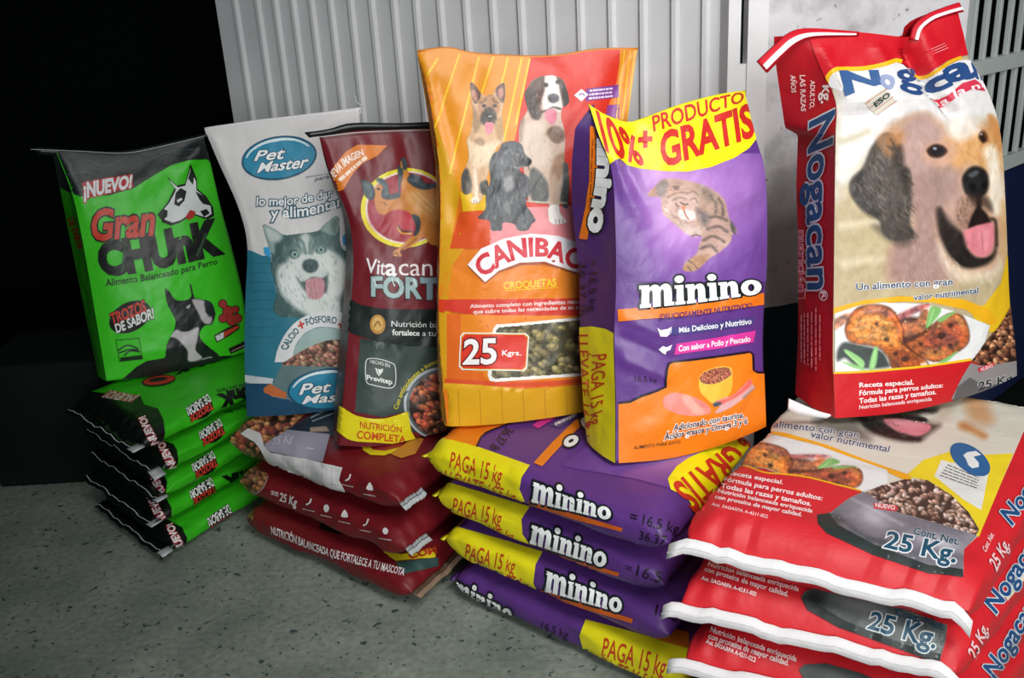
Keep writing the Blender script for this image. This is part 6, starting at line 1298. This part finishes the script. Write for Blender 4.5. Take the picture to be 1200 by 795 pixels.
striped(NOG, [(1064, 46), (1069, 30), (1084, 17), (1103, 9), (1121, 3)], [(1075, 48), (1078, 36), (1090, 25), (1108, 18), (1126, 14)], [(1068, 46), (1073, 32), (1087, 20), (1105, 13), (1123, 8)], [(1072, 47), (1076, 34), (1089, 23), (1107, 16), (1125, 11)], -0.005)
ribbon(NOG, 'bottom_seam', [(929, 470), (945, 477), (962, 484), (980, 489)], [(928, 482), (940, 488), (958, 491), (972, 493)], M_TAPE_W, 0.004, 0.012, label='white bottom seam tape')
ribbon(PET, 'top_seam', [(239, 150), (300, 141), (360, 134), (423, 126)], [(241, 158), (300, 149), (360, 142), (423, 134)], M_TAPE_W, 0.006, 0.006, wave=0.0015)
V, F = tube_vf(spline(on_front(PET, [(421, 130), (424, 124), (418, 120), (416, 112)], 0.0), 14), 0.0012); o = mesh_obj('seam_thread', V, F, M_THREAD, PET.root)
ribbon(VIT, 'top_seam', [(356, 155), (385, 151), (412, 144), (470, 144), (530, 141)], [(362, 161), (388, 157), (420, 152), (470, 151), (530, 149)], M_BLACK, 0.004, -0.006, label='dark green top seam')
V, F = tube_vf(spline(on_front(VIT, [(372, 160), (430, 154), (530, 151)], -0.012), 20), 0.0011); mesh_obj('seam_thread', V, F, M_THREAD, VIT.root)
ribbon(GRE, 'top_seam', [(40, 172), (100, 176), (150, 176), (240, 157)], [(44, 182), (100, 184), (150, 184), (240, 166)], M_BLACK, 0.004, 0.004, label='black top seam')
V, F = tube_vf(spline(on_front(GRE, [(36, 175), (90, 177), (150, 179), (200, 169), (241, 159)], -0.003), 24), 0.0009); mesh_obj('seam_thread', V, F, M_THREAD, GRE.root)
ribbon(CAN, 'top_seam', [(489, 59), (525, 55), (560, 62), (640, 65), (700, 57), (748, 56)], [(490, 64), (525, 59), (560, 66), (640, 69), (700, 61), (747, 60)], plain('orange seam film', 'd88018', 0.4, 0.5), 0.004, 0.003)
ribbon(MIN, 'top_seam', [(690, 122), (709, 134), (734, 143), (750, 140), (796, 123), (841, 111), (874, 106)], [(691, 126), (710, 138), (735, 147), (751, 144), (797, 127), (842, 115), (874, 110)], plain('yellow seam film', 'e8dc10', 0.35, 0.5), 0.004, 0.002)
def end_seam(b, end, up_w, out_w, mat, name='end_seam', t=0.004, over=0.0, wave=0.003, drop=0.0, tilt=0.0, seed=0, f0=0.0, f1=1.0):
    """the sewn edge along one end of a lying sack: a narrow folded strip with a ripple"""
    sg = -1 if end == 0 else 1; base = b.A + (0 if end == 0 else b.L) * b.u; n = 34; f = np.linspace(f0 - over / b.W, f1, n)
    rip = wave * np.sin(f * 17 + seed) + wave * 0.6 * np.sin(f * 41 + seed * 2)
    rw = np.random.RandomState(int(seed * 10) + 3); rip = rip + rw.normal(0, wave * 0.35, n)
    dz = np.where(f < 0, f * b.W * 0.7, 0) - (np.clip(f - 0.955, 0, 1) * b.W * 1.1 if up_w < -0.02 else 0) + b.h * 0 - drop * np.clip(np.abs(2 * f - 1) - 0.55, 0, 1)
    P = base[None] + (f * b.W)[:, None] * b.w + np.array([0, 0, 1.0]) * (b.zmid * (1 + b.ztilt * (1 - 2 * f)) + rip + dz + (0.011 if up_w < -0.02 else 0))[:, None]
    P = P + b.u * sg * 0.002
    Q = P + sg * b.u * out_w + np.array([0, 0, 1.0]) * up_w
    nr = np.cross(b.w, Q[0] - P[0]); nr /= np.linalg.norm(nr); V, F = strip_vf(P, Q, t, nr); return mesh_obj(name, V, F, mat, b.root), P, Q
for i, b in enumerate(rb):
    o, P, Q = end_seam(b, 0, -0.024, 0.012, M_TAPE_W, 'seam_tape', 0.005, 0.022 if i else 0.01, 0.003, 0.0, seed=i * 2.1)
    o['label'] = 'white folded seam tape'
    V, F = tube_vf(P * 0.45 + Q * 0.55 - b.u * 0.003, 0.0008, 5); sub(o, 'stitching', V, F, M_THREAD)
for i, b in enumerate(gb):
    o, P, Q = end_seam(b, 0, -0.004, 0.035, M_BLACK, 'seam_flap', 0.002, 0.0, 0.004, seed=i * 1.7)
    V, F = tube_vf(P * 0.3 + Q * 0.7 + np.array([0, 0, 0.003]), 0.0011, 5); sub(o, 'stitching', V, F, M_THREAD)
    pt = Q[:3] * 1.0; V, F = strip_vf(P[:4] - b.w * 0.012, Q[:4] - b.w * 0.012 + np.array([0, 0, .004]), 0.003, np.array([0, 0, 1.0])); mesh_obj('seam_tip', V, F, M_SILVER, b.root)
for i, b in enumerate(vb):
    o, P, Q = end_seam(b, 1, -0.012 if i else 0.0, 0.018 if i else 0.03, M_SILVER if i else plain('brown kraft fold', '8c7460', 0.7, 0.2), 'seam_flap', 0.003, 0.0, 0.003, seed=i, f1=0.2 if i else 0.6)
    o['label'] = 'silver seam flap' if i else 'brown folded seam flap'
    V, F = tube_vf(P * 0.5 + Q * 0.5 + np.array([0, 0, 0.003]), 0.0009, 5); sub(o, 'stitching', V, F, M_BLACK)
M_YF = plain('yellow folded film', 'dccf18', 0.35, 0.5); M_PF = plain('purple folded film', '4c2a70', 0.35, 0.5)
for i, b in enumerate(mb):
    o, P, Q = end_seam(b, 0, -0.002, 0.012, M_YF if i else M_PF, 'end_fold', 0.003, 0.0, 0.002, seed=i * 3.3)

ALL = rb + mb + vb + gb + [NOG, MIN, CAN, VIT, PET, GRE]
for b in ALL: b.build()
